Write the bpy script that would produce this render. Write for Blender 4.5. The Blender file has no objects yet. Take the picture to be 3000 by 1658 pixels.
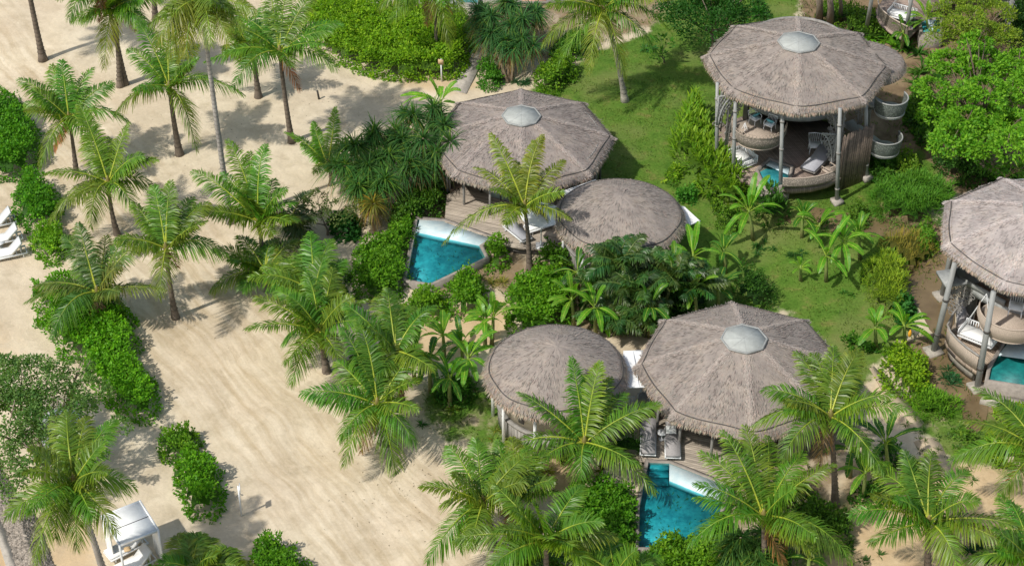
import bpy, math, random
import numpy as np
from mathutils import Vector, Matrix
PI = math.pi
sc = bpy.context.scene
# ------------------------------------------------------------------ camera, sky, sun, exposure
PITCH = math.radians(37.5); FPX = 5500.0; HC = 64.0
cam_d = bpy.data.cameras.new('camera'); cam = bpy.data.objects.new('camera', cam_d)
sc.collection.objects.link(cam); sc.camera = cam
cam.location = (0, 0, HC); cam.rotation_euler = (PI/2-PITCH, 0, 0)
cam_d.sensor_width = 36; cam_d.lens = FPX/3000*36; cam_d.clip_start = 1; cam_d.clip_end = 8000
SUN_EL = math.radians(52); SUN_DIR = Vector((-.81, -.585, 0)).normalized()
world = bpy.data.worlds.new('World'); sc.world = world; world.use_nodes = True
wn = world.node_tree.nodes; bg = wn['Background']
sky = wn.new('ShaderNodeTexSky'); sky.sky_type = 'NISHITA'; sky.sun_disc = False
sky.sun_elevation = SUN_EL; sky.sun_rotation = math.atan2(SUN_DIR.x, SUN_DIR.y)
hz = wn.new('ShaderNodeMix'); hz.data_type = 'RGBA'; hz.blend_type = 'MULTIPLY'; hz.inputs[0].default_value = 1; hz.inputs[7].default_value = (1.16, 1.0, .80, 1)   # warm tint added over the blue sky to warm the shadows, like haze
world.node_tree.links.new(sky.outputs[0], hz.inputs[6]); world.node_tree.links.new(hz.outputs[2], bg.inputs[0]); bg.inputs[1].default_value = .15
sun_d = bpy.data.lights.new('sun', 'SUN'); sun = bpy.data.objects.new('sun', sun_d); sc.collection.objects.link(sun)
sun_d.energy = 3.35; sun_d.angle = math.radians(1.2); sun_d.color = (1, .95, .86)
sv = Vector((SUN_DIR.x*math.cos(SUN_EL), SUN_DIR.y*math.cos(SUN_EL), math.sin(SUN_EL)))
sun.rotation_euler = sv.to_track_quat('Z', 'Y').to_euler()
vs = sc.view_settings; vs.view_transform = 'Standard'; vs.look = 'None'; vs.exposure = .24; vs.gamma = 1
sc.cycles.max_bounces = 6; sc.cycles.transparent_max_bounces = 8

# ------------------------------------------------------------------ placing from photo measurements
CP, SP = math.cos(PITCH), math.sin(PITCH)
CU = np.array([0, SP, CP]); CF = np.array([0, CP, -SP]); CX = np.array([1., 0, 0])
def ray(px, py): return CX*(px-1500)/FPX + CU*(829-py)/FPX + CF
def g(px, py, z=0.):
    d = ray(px, py); t = (z-HC)/d[2]
    return np.array([d[0]*t, d[1]*t, z])
def gY(px, py, Y):
    d = ray(px, py); t = Y/d[1]
    return np.array([d[0]*t, Y, HC+d[2]*t])
OFFS = [(0,0),(1000,0),(2000,0),(0,550),(1000,550),(2000,550),(0,1058),(1000,1058),(2000,1058)]
def N(n, x, y): return (OFFS[n-1][0]+x/2.373, OFFS[n-1][1]+y/2.373)
def V(*a): return np.array(a, float)
def unit(v): return v/(np.linalg.norm(v)+1e-9)
rs = np.random.RandomState

# ------------------------------------------------------------------ materials
MAT = {}
def nodes_mat(name):
    m = bpy.data.materials.new(name); m.use_nodes = True; nt = m.node_tree
    return m, nt, nt.nodes, nt.links, nt.nodes['Principled BSDF']
def noise(nt, scale, detail=4, vec=None, rough=.6):
    n = nt.nodes.new('ShaderNodeTexNoise'); n.inputs['Scale'].default_value = scale; n.inputs['Detail'].default_value = detail
    n.inputs['Roughness'].default_value = rough
    if vec is not None: nt.links.new(vec, n.inputs['Vector'])
    return n.outputs['Fac']
def ramp(nt, fac, stops):
    r = nt.nodes.new('ShaderNodeValToRGB'); e = r.color_ramp.elements
    while len(e) < len(stops): e.new(.5)
    for i, (p, c) in enumerate(stops):
        e[i].position = p; e[i].color = (*c, 1) if len(c) == 3 else c
    nt.links.new(fac, r.inputs[0]); return r.outputs[0]
def mix(nt, fac, a, b, mode='MIX'):
    m = nt.nodes.new('ShaderNodeMix'); m.data_type = 'RGBA'; m.blend_type = mode
    for s, v in ((0, fac), (6, a), (7, b)):
        if hasattr(v, 'links'): nt.links.new(v, m.inputs[s])
        elif s == 0: m.inputs[0].default_value = v
        else: m.inputs[s].default_value = (*v, 1)
    return m.outputs[2]
def math_n(nt, op, a, b=0.):
    m = nt.nodes.new('ShaderNodeMath'); m.operation = op
    for i, v in enumerate((a, b)):
        if hasattr(v, 'links'): nt.links.new(v, m.inputs[i])
        else: m.inputs[i].default_value = v
    return m.outputs[0]
def bump(nt, fac, strength, dist, bsdf):
    b = nt.nodes.new('ShaderNodeBump'); b.inputs['Strength'].default_value = strength; b.inputs['Distance'].default_value = dist
    nt.links.new(fac, b.inputs['Height']); nt.links.new(b.outputs[0], bsdf.inputs['Normal'])
def objco(nt, scale=(1,1,1), rot=(0,0,0)):
    t = nt.nodes.new('ShaderNodeTexCoord'); m = nt.nodes.new('ShaderNodeMapping')
    m.inputs['Scale'].default_value = scale; m.inputs['Rotation'].default_value = rot
    nt.links.new(t.outputs['Object'], m.inputs[0]); return m.outputs[0]
def geoco(nt, scale=(1,1,1), rot=(0,0,0)):
    t = nt.nodes.new('ShaderNodeNewGeometry'); m = nt.nodes.new('ShaderNodeMapping')
    m.inputs['Scale'].default_value = scale; m.inputs['Rotation'].default_value = rot
    nt.links.new(t.outputs['Position'], m.inputs[0]); return m.outputs[0]
def simple(name, col, rough=.6, var=.25, scale=6, bmp=0., stretch=(1,1,1), metal=0.):
    m, nt, n, l, b = nodes_mat(name)
    f = noise(nt, scale, 5, objco(nt, stretch))
    lo = tuple(c*(1-var) for c in col); hi = tuple(min(1, c*(1+var)) for c in col)
    l.new(ramp(nt, f, [(.3, lo), (.7, hi)]), b.inputs['Base Color'])
    b.inputs['Roughness'].default_value = rough; b.inputs['Metallic'].default_value = metal
    if bmp: bump(nt, f, .6, bmp, b)
    MAT[name] = m; return m
def leafmat(name, rough=.42, trans=.32, spec=.5):
    m, nt, n, l, b = nodes_mat(name)
    a = n.new('ShaderNodeAttribute'); a.attribute_name = 'tint'
    f = noise(nt, 2.2, 3, geoco(nt))
    c = mix(nt, 1, a.outputs['Color'], ramp(nt, f, [(.3, (.72,.78,.7)), (.7, (1.25,1.15,1.1))]), 'MULTIPLY')
    l.new(c, b.inputs['Base Color']); b.inputs['Roughness'].default_value = rough
    b.inputs['Specular IOR Level'].default_value = spec
    t = n.new('ShaderNodeBsdfTranslucent'); l.new(mix(nt, 1, c, (2.0,2.0,.5), 'MULTIPLY'), t.inputs[0])
    s = n.new('ShaderNodeMixShader'); s.inputs[0].default_value = trans
    l.new(b.outputs[0], s.inputs[1]); l.new(t.outputs[0], s.inputs[2]); l.new(s.outputs[0], n['Material Output'].inputs[0])
    MAT[name] = m; return m
leafmat('leaf', .55, .33, .2); leafmat('palm_leaf', .4, .27, .45); leafmat('banana_leaf', .38, .45, .4)
def attr_mat(name, rough=.8, bmp=0., scale=8, lo=.8, hi=1.2, stretch=(1,1,1)):
    m, nt, n, l, b = nodes_mat(name)
    a = n.new('ShaderNodeAttribute'); a.attribute_name = 'tint'
    f = noise(nt, scale, 6, geoco(nt, stretch))
    l.new(mix(nt, 1, a.outputs['Color'], ramp(nt, f, [(.3, (lo,)*3), (.7, (hi,)*3)]), 'MULTIPLY'), b.inputs['Base Color'])
    b.inputs['Roughness'].default_value = rough
    if bmp: bump(nt, f, .8, bmp, b)
    MAT[name] = m; return m
attr_mat('bark', .85, .03, 12)
attr_mat('stone', .85, .02, 9)
# thatch: per-straw tint plus patchy weathering
m, nt, n, l, b = nodes_mat('thatch')
a = n.new('ShaderNodeAttribute'); a.attribute_name = 'tint'
f1 = noise(nt, .9, 5, geoco(nt)); f2 = noise(nt, 9, 6, geoco(nt), .7)
c = mix(nt, 1, a.outputs['Color'], ramp(nt, f1, [(.3, (.84,.82,.82)), (.5, (1,.98,.97)), (.7, (1.14,1.1,1.04))]), 'MULTIPLY')
c = mix(nt, 1, c, ramp(nt, f2, [(.3, (.88,.87,.87)), (.55, (1.01,1.01,1)), (.72, (1.12,1.11,1.1))]), 'MULTIPLY')
l.new(c, b.inputs['Base Color']); b.inputs['Roughness'].default_value = .9; bump(nt, f2, .5, .035, b); MAT['thatch'] = m
simple('white_paint', (.74,.76,.78), .45, .06, 3)
simple('white_fabric', (.76,.77,.77), .8, .06, 5, .01)
simple('grey_fabric', (.33,.315,.32), .85, .12, 9, .01)
simple('cream_wall', (.48,.44,.36), .8, .12, 2)
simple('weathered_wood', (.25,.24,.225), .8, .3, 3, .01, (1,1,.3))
attr_mat('slat_wood', .8, .01, 6, .7, 1.25)
simple('grey_pole', (.27,.28,.275), .6, .2, 4, .01, (1,1,.25))
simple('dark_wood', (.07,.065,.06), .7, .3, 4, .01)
simple('brown_wood', (.17,.12,.085), .7, .35, 5, .01)
simple('dark_metal', (.05,.05,.055), .4, .2, 5)
simple('pale_grey_fabric', (.36,.37,.41), .85, .1, 7)
simple('cyan_fabric', (.12,.42,.5), .8, .15, 7)
simple('red_fabric', (.3,.07,.06), .8, .15, 7)
simple('rattan', (.42,.35,.29), .8, .3, 30, .01)
simple('rattan_grey', (.3,.31,.3), .8, .3, 30, .01)
simple('concrete', (.36,.33,.29), .85, .25, 4, .02)
simple('pool_coping', (.27,.24,.215), .8, .22, 4, .01)
simple('skylight_glass', (.37,.39,.375), .8, .14, 3); simple('sand_path', (.47,.38,.27), .9, .15, 1.2, .01)
simple('blue_glass', (.30,.40,.40), .15, .1, 2)
simple('tan_board', (.5,.36,.2), .7, .15, 5)
simple('terracotta', (.5,.3,.22), .8, .15, 5)
# decking
def deckmat(name, col, rot, w=.14):
    m, nt, n, l, b = nodes_mat(name)
    co = geoco(nt, (1,1,1), (0,0,rot))
    sx = n.new('ShaderNodeSeparateXYZ'); l.new(co, sx.inputs[0])
    u = math_n(nt, 'DIVIDE', sx.outputs[1], w); fr = math_n(nt, 'FRACT', u); fl = math_n(nt, 'FLOOR', u)
    wn_ = n.new('ShaderNodeTexWhiteNoise'); wn_.noise_dimensions = '1D'; l.new(fl, wn_.inputs['W'])
    base = ramp(nt, wn_.outputs['Value'], [(0, tuple(c*.75 for c in col)), (1, tuple(c*1.2 for c in col))])
    f = noise(nt, 1.2, 5, geoco(nt, (1, 6, 1), (0,0,rot)))
    base = mix(nt, 1, base, ramp(nt, f, [(.3, (.75,.74,.73)), (.7, (1.2,1.2,1.2))]), 'MULTIPLY')
    gap = math_n(nt, 'LESS_THAN', fr, .11)
    l.new(mix(nt, gap, base, (.05,.04,.035)), b.inputs['Base Color']); b.inputs['Roughness'].default_value = .75
    MAT[name] = m
deckmat('decking', (.36,.31,.255), .35); deckmat('tower_decking', (.29,.225,.19), 1.2, .12); deckmat('tower_decking_light', (.33,.26,.2), 1.2, .12)
# woven basket
def weave(name, col, s=14):
    m, nt, n, l, b = nodes_mat(name)
    co = geoco(nt)
    w1 = n.new('ShaderNodeTexVoronoi'); w1.inputs['Scale'].default_value = s; l.new(co, w1.inputs[0])
    l.new(ramp(nt, w1.outputs['Distance'], [(.1, tuple(c*1.25 for c in col)), (.5, tuple(c*.45 for c in col))]), b.inputs['Base Color'])
    b.inputs['Roughness'].default_value = .8; bump(nt, w1.outputs['Distance'], .8, .02, b); MAT[name] = m
weave('weave_tan', (.36,.31,.26)); weave('weave_grey', (.27,.27,.26)); weave('weave_green', (.20,.23,.21))
# pool water and floor
def water(name, tint, rough=.04):
    m, nt, n, l, b = nodes_mat(name)
    n.remove(b)
    f = noise(nt, 3.2, 4, geoco(nt)); bp = n.new('ShaderNodeBump'); bp.inputs['Strength'].default_value = .35; bp.inputs['Distance'].default_value = .05
    l.new(f, bp.inputs['Height'])
    gl = n.new('ShaderNodeBsdfGlossy'); gl.inputs['Roughness'].default_value = rough; l.new(bp.outputs[0], gl.inputs['Normal'])
    tr = n.new('ShaderNodeBsdfTransparent'); tr.inputs[0].default_value = (*tint, 1)
    fr = n.new('ShaderNodeFresnel'); fr.inputs[0].default_value = 1.33; l.new(bp.outputs[0], fr.inputs['Normal'])
    s = n.new('ShaderNodeMixShader'); l.new(fr.outputs[0], s.inputs[0]); l.new(tr.outputs[0], s.inputs[1]); l.new(gl.outputs[0], s.inputs[2])
    l.new(s.outputs[0], n['Material Output'].inputs[0]); MAT[name] = m
water('pool_water', (.46,.88,.93)); water('clear_water', (.85,.97,1.))
def tiles(name, c0, c1):
    m, nt, n, l, b = nodes_mat(name)
    f = noise(nt, 2.4, 6, geoco(nt), .65); v = n.new('ShaderNodeTexVoronoi'); v.inputs['Scale'].default_value = 2.3; v.feature = 'SMOOTH_F1'
    l.new(mix(nt, 1, ramp(nt, f, [(.36, c0), (.66, c1)]), ramp(nt, v.outputs['Distance'], [(0, (.8,.8,.8)), (.7, (1.2,1.2,1.2))]), 'MULTIPLY'), b.inputs['Base Color'])
    b.inputs['Roughness'].default_value = .5; MAT[name] = m
tiles('pool_tiles', (.025,.20,.235), (.08,.40,.42)); tiles('pool_tiles_green', (.004,.12,.12), (.015,.24,.22))
tiles('pool_ledge_tiles', (.46,.60,.66), (.62,.72,.75))
# ground (sand, soil, ochre sand by painted regions of real ground cover)
def groundmat(name, lawn):
    m, nt, n, l, b = nodes_mat(name)
    a = n.new('ShaderNodeAttribute'); a.attribute_name = 'tint'
    sx = n.new('ShaderNodeSeparateColor'); l.new(a.outputs['Color'], sx.inputs[0])
    big = noise(nt, .16, 5, geoco(nt)); mid = noise(nt, .9, 6, geoco(nt)); fine = noise(nt, 7, 6, geoco(nt), .75)
    gp = nt.nodes.new('ShaderNodeNewGeometry'); mp = nt.nodes.new('ShaderNodeMapping'); mp.vector_type = 'TEXTURE'
    mp.inputs['Rotation'].default_value = (0, 0, math.radians(-56)); mp.inputs['Scale'].default_value = (6, .5, 1); wv = nt.nodes.new('ShaderNodeTexNoise'); wv.inputs['Scale'].default_value = .22; wv.inputs['Detail'].default_value = 2; l.new(gp.outputs['Position'], wv.inputs['Vector'])
    wm = nt.nodes.new('ShaderNodeVectorMath'); wm.operation = 'MULTIPLY_ADD'; l.new(wv.outputs['Color'], wm.inputs[0]); wm.inputs[1].default_value = (1.3, 1.3, 0); l.new(gp.outputs['Position'], wm.inputs[2]); l.new(wm.outputs[0], mp.inputs[0])
    dn = nt.nodes.new('ShaderNodeVectorMath'); dn.operation = 'DOT_PRODUCT'; l.new(gp.outputs['Position'], dn.inputs[0]); dn.inputs[1].default_value = (.828, .561, 0)
    rd = nt.nodes.new('ShaderNodeMapRange'); rd.interpolation_type = 'SMOOTHSTEP'; l.new(math_n(nt, 'ABSOLUTE', math_n(nt, 'SUBTRACT', dn.outputs['Value'], 30.8)), rd.inputs[0])
    rd.inputs[1].default_value = 7.; rd.inputs[2].default_value = 2.; rd.inputs[3].default_value = .12; rd.inputs[4].default_value = .9
    drag = noise(nt, 1., 5, mp.outputs[0])
    sand = ramp(nt, big, [(.3, (.55,.46,.34)), (.7, (.655,.575,.44))])
    dist = noise(nt, .45, 3, geoco(nt)); warp = nt.nodes.new('ShaderNodeVectorMath'); warp.operation = 'MULTIPLY_ADD'
    gw = nt.nodes.new('ShaderNodeNewGeometry'); cb_ = nt.nodes.new('ShaderNodeCombineXYZ'); l.new(dist, cb_.inputs[0]); l.new(big, cb_.inputs[1]); l.new(cb_.outputs[0], warp.inputs[0]); warp.inputs[1].default_value = (9, 9, 0); l.new(gw.outputs['Position'], warp.inputs[2])
    swirl = noise(nt, .5, 5, warp.outputs[0]); sand = mix(nt, 1, sand, ramp(nt, swirl, [(.3, (.86,.85,.82)), (.5, (1,1,1)), (.66, (1.05,1.05,1.05))]), 'MULTIPLY')
    sand = mix(nt, 1, sand, ramp(nt, mid, [(.3, (.88,.87,.85)), (.6, (1.03,1.03,1.03))]), 'MULTIPLY')
    sand = mix(nt, rd.outputs[0], sand, ramp(nt, drag, [(.34, (.80,.75,.67)), (.6, (1.07,1.07,1.08))]), 'MULTIPLY')
    pock = nt.nodes.new('ShaderNodeTexVoronoi'); pock.inputs['Scale'].default_value = 3.1; l.new(geoco(nt), pock.inputs[0])
    och = ramp(nt, mid, [(.3, (.46,.33,.19)), (.7, (.6,.46,.29))])
    soil = ramp(nt, mid, [(.3, (.13,.09,.055)), (.65, (.27,.2,.12))])
    def thr(ch, nz, k=.9):
        x = math_n(nt, 'ADD', ch, math_n(nt, 'MULTIPLY', math_n(nt, 'SUBTRACT', nz, .5), k))
        mr = n.new('ShaderNodeMapRange'); mr.interpolation_type = 'SMOOTHSTEP'; l.new(x, mr.inputs[0])
        mr.inputs[1].default_value = .3; mr.inputs[2].default_value = .7; return mr.outputs[0]
    c = mix(nt, thr(sx.outputs[2], mid, .6), sand, och)
    c = mix(nt, thr(sx.outputs[1], mid), c, soil)
    if lawn:
        gr = ramp(nt, mid, [(.3, (.17,.18,.05)), (.42, (.105,.18,.028)), (.56, (.085,.17,.022)), (.68, (.06,.135,.015))])
        gr = mix(nt, 1, gr, ramp(nt, fine, [(.3, (.65,.68,.6)), (.7, (1.3,1.25,1.3))]), 'MULTIPLY')
        gr = mix(nt, ramp(nt, big, [(.48, (0,0,0)), (.66, (.8,.8,.8))]), gr, (.18,.20,.065))
        c = mix(nt, thr(sx.outputs[0], mid, 1.3), c, gr)
    c = mix(nt, 1, c, ramp(nt, fine, [(.25, (.9,.9,.9)), (.75, (1.08,1.08,1.08))]), 'MULTIPLY')
    l.new(c, b.inputs['Base Color']); b.inputs['Roughness'].default_value = .95; b.inputs['Specular IOR Level'].default_value = .15
    h = math_n(nt, 'ADD', math_n(nt, 'ADD', math_n(nt, 'MULTIPLY', drag, .4), math_n(nt, 'MULTIPLY', pock.outputs['Distance'], .3)), math_n(nt, 'ADD', mid, math_n(nt, 'MULTIPLY', fine, .4)))
    bump(nt, h, .45, .09, b); MAT[name] = m
groundmat('ground_sand', False); groundmat('ground_lawn', True)
m, nt, n, l, b = nodes_mat('muddy_water')
f = noise(nt, .7, 5, geoco(nt)); l.new(ramp(nt, f, [(.3, (.12,.085,.045)), (.7, (.21,.155,.085))]), b.inputs['Base Color'])
b.inputs['Roughness'].default_value = .28; bump(nt, noise(nt, 5, 3, geoco(nt)), .1, .02, b); MAT['muddy_water'] = m

# ------------------------------------------------------------------ object helpers
OFF = {}
def tag(o, label=None, cat=None, group=None, kind=None):
    if label: o['label'] = label
    if cat: o['category'] = cat
    if group: o['group'] = group
    if kind: o['kind'] = kind
    return o
def thing(name, label, cat, loc=(0,0,0), group=None, rz=0., local=False):
    o = bpy.data.objects.new(name, None); sc.collection.objects.link(o); o.location = tuple(loc); o.rotation_euler = (0,0,rz)
    o.empty_display_size = .3; tag(o, label, cat, group); OFF[o.name] = V(0,0,0) if local else V(*loc); return o
class MB:
    def __init__(s): s.v = []; s.f = []; s.c = []; s.n = 0; s.m = []; s.mi = 0
    def add(s, v, f, c=(.5,.5,.5)):
        v = np.asarray(v, float).reshape(-1, 3); s.v.append(v)
        c = np.asarray(c, float); s.c.append(np.tile(c, (len(v), 1)) if c.ndim == 1 else c)
        if isinstance(f, np.ndarray): s.f.append(f+s.n); s.m.append(np.full(len(f), s.mi))
        else:
            for q in f: s.f.append(np.array([q])+s.n); s.m.append(np.array([s.mi]))
        s.n += len(v); return s
    def box(s, c, size, rz=0., col=(.5,.5,.5), rx=0., ry=0.):
        x, y, z = (q/2 for q in size)
        v = np.array([(-x,-y,-z),(x,-y,-z),(x,y,-z),(-x,y,-z),(-x,-y,z),(x,-y,z),(x,y,z),(-x,y,z)])
        if rx or ry or rz: v = v @ np.array(Matrix.Rotation(rz, 3, 'Z') @ Matrix.Rotation(ry, 3, 'Y') @ Matrix.Rotation(rx, 3, 'X')).T
        return s.add(v+np.asarray(c, float), [(0,3,2,1),(4,5,6,7),(0,1,5,4),(1,2,6,5),(2,3,7,6),(3,0,4,7)], col)
    def tube(s, pts, rad, k=8, col=(.5,.5,.5), cap=True):
        pts = np.asarray(pts, float); m = len(pts); rad = np.broadcast_to(rad, (m,))
        t = np.gradient(pts, axis=0); t /= np.linalg.norm(t, axis=1)[:, None]+1e-9
        ref = V(1,0,0) if abs(t[0][2]) > .7 else V(0,0,1)
        a = np.cross(t, ref); a /= np.linalg.norm(a, axis=1)[:, None]+1e-9; bb = np.cross(t, a)
        th = np.arange(k)*2*PI/k
        v = pts[:, None]+rad[:, None, None]*(a[:, None]*np.cos(th)[None, :, None]+bb[:, None]*np.sin(th)[None, :, None])
        f = [(i*k+j, i*k+(j+1) % k, (i+1)*k+(j+1) % k, (i+1)*k+j) for i in range(m-1) for j in range(k)]
        if cap: f += [tuple(range(k))[::-1], tuple((m-1)*k+j for j in range(k))]
        col = np.asarray(col, float)
        if col.ndim == 2: col = np.repeat(col, k, axis=0)
        return s.add(v.reshape(-1, 3), f, col)
    def prism(s, poly, z0, z1, col=(.5,.5,.5)):
        p = np.array([q[:2] for q in poly], float)
        if sum(p[i][0]*p[(i+1) % len(p)][1]-p[(i+1) % len(p)][0]*p[i][1] for i in range(len(p))) < 0: p = p[::-1]
        k = len(p); v = np.vstack([np.c_[p, np.full(k, z0)], np.c_[p, np.full(k, z1)]])
        return s.add(v, [tuple(range(k))[::-1], tuple(range(k, 2*k))]+[(i, (i+1) % k, k+(i+1) % k, k+i) for i in range(k)], col)
    def build(s, name, mat, parent=None, smooth=False, loc=None):
        V_ = np.vstack(s.v); off = OFF.get(parent.name, V(0,0,0)) if parent else (V(*loc) if loc is not None else V(0,0,0))
        V_ = V_-off
        me = bpy.data.meshes.new(name)
        loops = [q.reshape(-1) for q in s.f]; tot = np.concatenate([np.full(len(q), q.shape[1]) for q in s.f])
        lo = np.concatenate(loops).astype(np.int32); st = np.concatenate([[0], np.cumsum(tot)[:-1]]).astype(np.int32)
        me.vertices.add(len(V_)); me.vertices.foreach_set('co', V_.astype(np.float32).ravel())
        me.loops.add(len(lo)); me.loops.foreach_set('vertex_index', lo)
        me.polygons.add(len(tot)); me.polygons.foreach_set('loop_start', st); me.polygons.foreach_set('loop_total', tot.astype(np.int32))
        me.polygons.foreach_set('material_index', np.concatenate(s.m).astype(np.int32))
        if smooth: me.polygons.foreach_set('use_smooth', np.ones(len(tot), bool))
        at = me.color_attributes.new('tint', 'FLOAT_COLOR', 'POINT'); C_ = np.vstack(s.c)
        at.data.foreach_set('color', np.c_[C_, np.ones(len(C_))].astype(np.float32).ravel())
        for q in (mat if isinstance(mat, (list, tuple)) else [mat]): me.materials.append(MAT[q])
        me.update(calc_edges=True)
        o = bpy.data.objects.new(name, me); sc.collection.objects.link(o)
        if parent: o.parent = parent; OFF[o.name] = OFF[parent.name]
        elif loc is not None: o.location = tuple(loc)
        return o
def struct(name, mb, mat, kind='structure', **k): return tag(mb.build(name, mat, **k), kind=kind)
def lerp(a, b, t): return a+(b-a)*t
def jit(col, r, n, amt=.2):
    c = np.tile(np.asarray(col, float), (n, 1)); c *= (1+r.uniform(-amt, amt, (n, 1))); c[:, 0] *= 1+r.uniform(-amt, amt, n); return c

# leaf clouds: diamonds, one face per leaf
def leaves(mb, P, D, Nn, L, W, C):
    n = len(P); D = D/(np.linalg.norm(D, axis=1)[:, None]+1e-9)
    S = np.cross(D, Nn); S /= np.linalg.norm(S, axis=1)[:, None]+1e-9
    L = np.broadcast_to(L, (n,))[:, None]; W = np.broadcast_to(W, (n,))[:, None]
    v = np.stack([P, P+D*L*.5+S*W*.5, P+D*L, P+D*L*.5-S*W*.5], 1).reshape(-1, 3)
    mb.add(v, np.arange(4*n).reshape(n, 4), np.repeat(C, 4, axis=0))
# straps: arching ribbon leaves, 3 segments
def straps(mb, P, D, L, W, C, droop=.8, seg=4, fold=0):
    n = len(P); D = D/(np.linalg.norm(D, axis=1)[:, None]+1e-9)
    S = np.cross(D, V(0,0,1)); S /= np.linalg.norm(S, axis=1)[:, None]+1e-9
    L = np.broadcast_to(L, (n,)); W = np.broadcast_to(W, (n,)); dr = np.broadcast_to(droop, (n,))
    rows = []
    for i in range(seg+1):
        t = i/seg
        p = P+D*(L*t)[:, None]-V(0,0,1)*(dr*L*t**2)[:, None]*.6
        w = (W*(.5*(1-t**2.2)+.03))[:, None]
        rows.append(np.stack([p-S*w, p+S*w], 1))
    v = np.stack(rows, 1).reshape(-1, 3)
    base = np.arange(n)[:, None]*(2*(seg+1))
    f = np.concatenate([base+np.array([[2*i, 2*i+1, 2*i+3, 2*i+2]]) for i in range(seg)], 0)
    mb.add(v, f, np.repeat(C, 2*(seg+1), axis=0))

# ------------------------------------------------------------------ coconut palms
def frond(mb, C, T, r, lmax=.95, arch=.25, droop=.5, col=(.1,.19,.03), k=74, old=0., rach=(.50,.56,.07), w0=.074, seg=2):
    L = np.linalg.norm(T-C); h = V(T[0]-C[0], T[1]-C[1], 0); col = np.array(col)*np.array([r.uniform(.8,1.45), r.uniform(.88,1.14), 1.])
    if np.linalg.norm(h) < .25: h = V(r.uniform(-1,1), r.uniform(-1,1), 0)
    h = unit(h); s = np.cross(h, V(0,0,1)); s = unit(s)
    tw = r.uniform(-.35, .35)
    ctrl = C+(T-C)*.5+V(0,0,1)*arch*L+s*r.uniform(-.08,.08)*L
    t = np.linspace(0, 1, k+8)[:, None]
    pts = (1-t)**2*C+2*t*(1-t)*ctrl+t**2*T; tan = np.gradient(pts, axis=0); tan /= np.linalg.norm(tan, axis=1)[:, None]
    idx = np.linspace(0, len(t)-1, 9).astype(int)
    rc = np.array([lerp(np.array(rach), np.array(col)*1.3, i/8) for i in range(9)])
    mb.add(*ribbon3(pts[idx], np.linspace(.07, .016, 9), s), np.repeat(rc, 3, axis=0))
    P = pts[6:]; Tn = tan[6:]; tt = t[6:, 0]; m = len(P)
    Nn = np.cross(s[None], Tn); Nn *= np.sign(Nn[:, 2:3]+1e-6)
    prof = np.clip(np.sin(PI*np.clip(.16+.80*tt, 0, 1)), 0, 1)**.75
    if r.rand() < .5: prof[-4:] *= 1.1
    for sg in (-1, 1):
        n = m; A = lerp(math.radians(18), math.radians(60), tt**1.3)+r.uniform(-.12, .12, n)
        up = .30+sg*tw
        D = sg*s[None]*np.cos(A)[:, None]+Tn*np.sin(A)[:, None]+Nn*(up+r.uniform(-.2,.2,n))[:, None]
        D /= np.linalg.norm(D, axis=1)[:, None]
        Ln = lmax*prof*r.uniform(.85, 1.1, n); dz = droop*r.uniform(.7, 1.3, n)
        P0 = P+Tn*r.uniform(-.03, .03, n)[:, None]
        W = (Tn*.9+Nn*r.uniform(-.5,.5,n)[:, None])*.5*w0*r.uniform(.8, 1.25, n)[:, None]
        P1 = P0+D*(Ln*.5)[:, None]-V(0,0,1)*(Ln*dz*.2)[:, None]
        P2 = P0+D*(Ln*.93)[:, None]-V(0,0,1)*(Ln*dz*.75)[:, None]
        v = np.stack([P0-W*.5, P0+W*.5, P1-W, P1+W, P2-W*.2, P2+W*.2], 1).reshape(-1, 3)
        b = np.arange(n)[:, None]*6
        f = np.concatenate([b+np.array([[0,1,3,2]]), b+np.array([[2,3,5,4]])], 0)
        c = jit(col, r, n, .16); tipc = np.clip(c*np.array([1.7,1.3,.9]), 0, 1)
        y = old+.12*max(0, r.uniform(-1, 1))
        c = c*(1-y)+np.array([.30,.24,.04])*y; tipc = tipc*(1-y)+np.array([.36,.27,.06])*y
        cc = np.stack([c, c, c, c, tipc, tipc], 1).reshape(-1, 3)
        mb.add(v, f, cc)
def ribbon3(pts, rad, s):
    m = len(pts); up = V(0,0,1)
    v = np.stack([pts-s*rad[:, None], pts+up*rad[:, None], pts+s*rad[:, None]], 1).reshape(-1, 3)
    f = np.array([(3*i+j, 3*i+(j+1) % 3, 3*i+3+(j+1) % 3, 3*i+3+j) for i in range(m-1) for j in range(3)])
    return v, f
def solve_tip(C, cpx, tpx, L):
    dep = (C-V(0,0,HC)) @ CF
    dx = (tpx[0]-cpx[0])*dep/FPX; dy = -(tpx[1]-cpx[1])*dep/FPX
    d2 = dx*dx+dy*dy; w = math.sqrt(max(0, L*L-d2))
    ze = (-.12 if dy <= 0 else .38)*L; best = None
    for q in (w, -w, w*.5, -w*.5):
        v = CX*dx+CU*dy+CF*q
        e = abs(v[2]-ze)
        if best is None or e < best[0]: best = (e, v)
    return C+best[1]
ZDIR = V(0,0,1)
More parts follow.
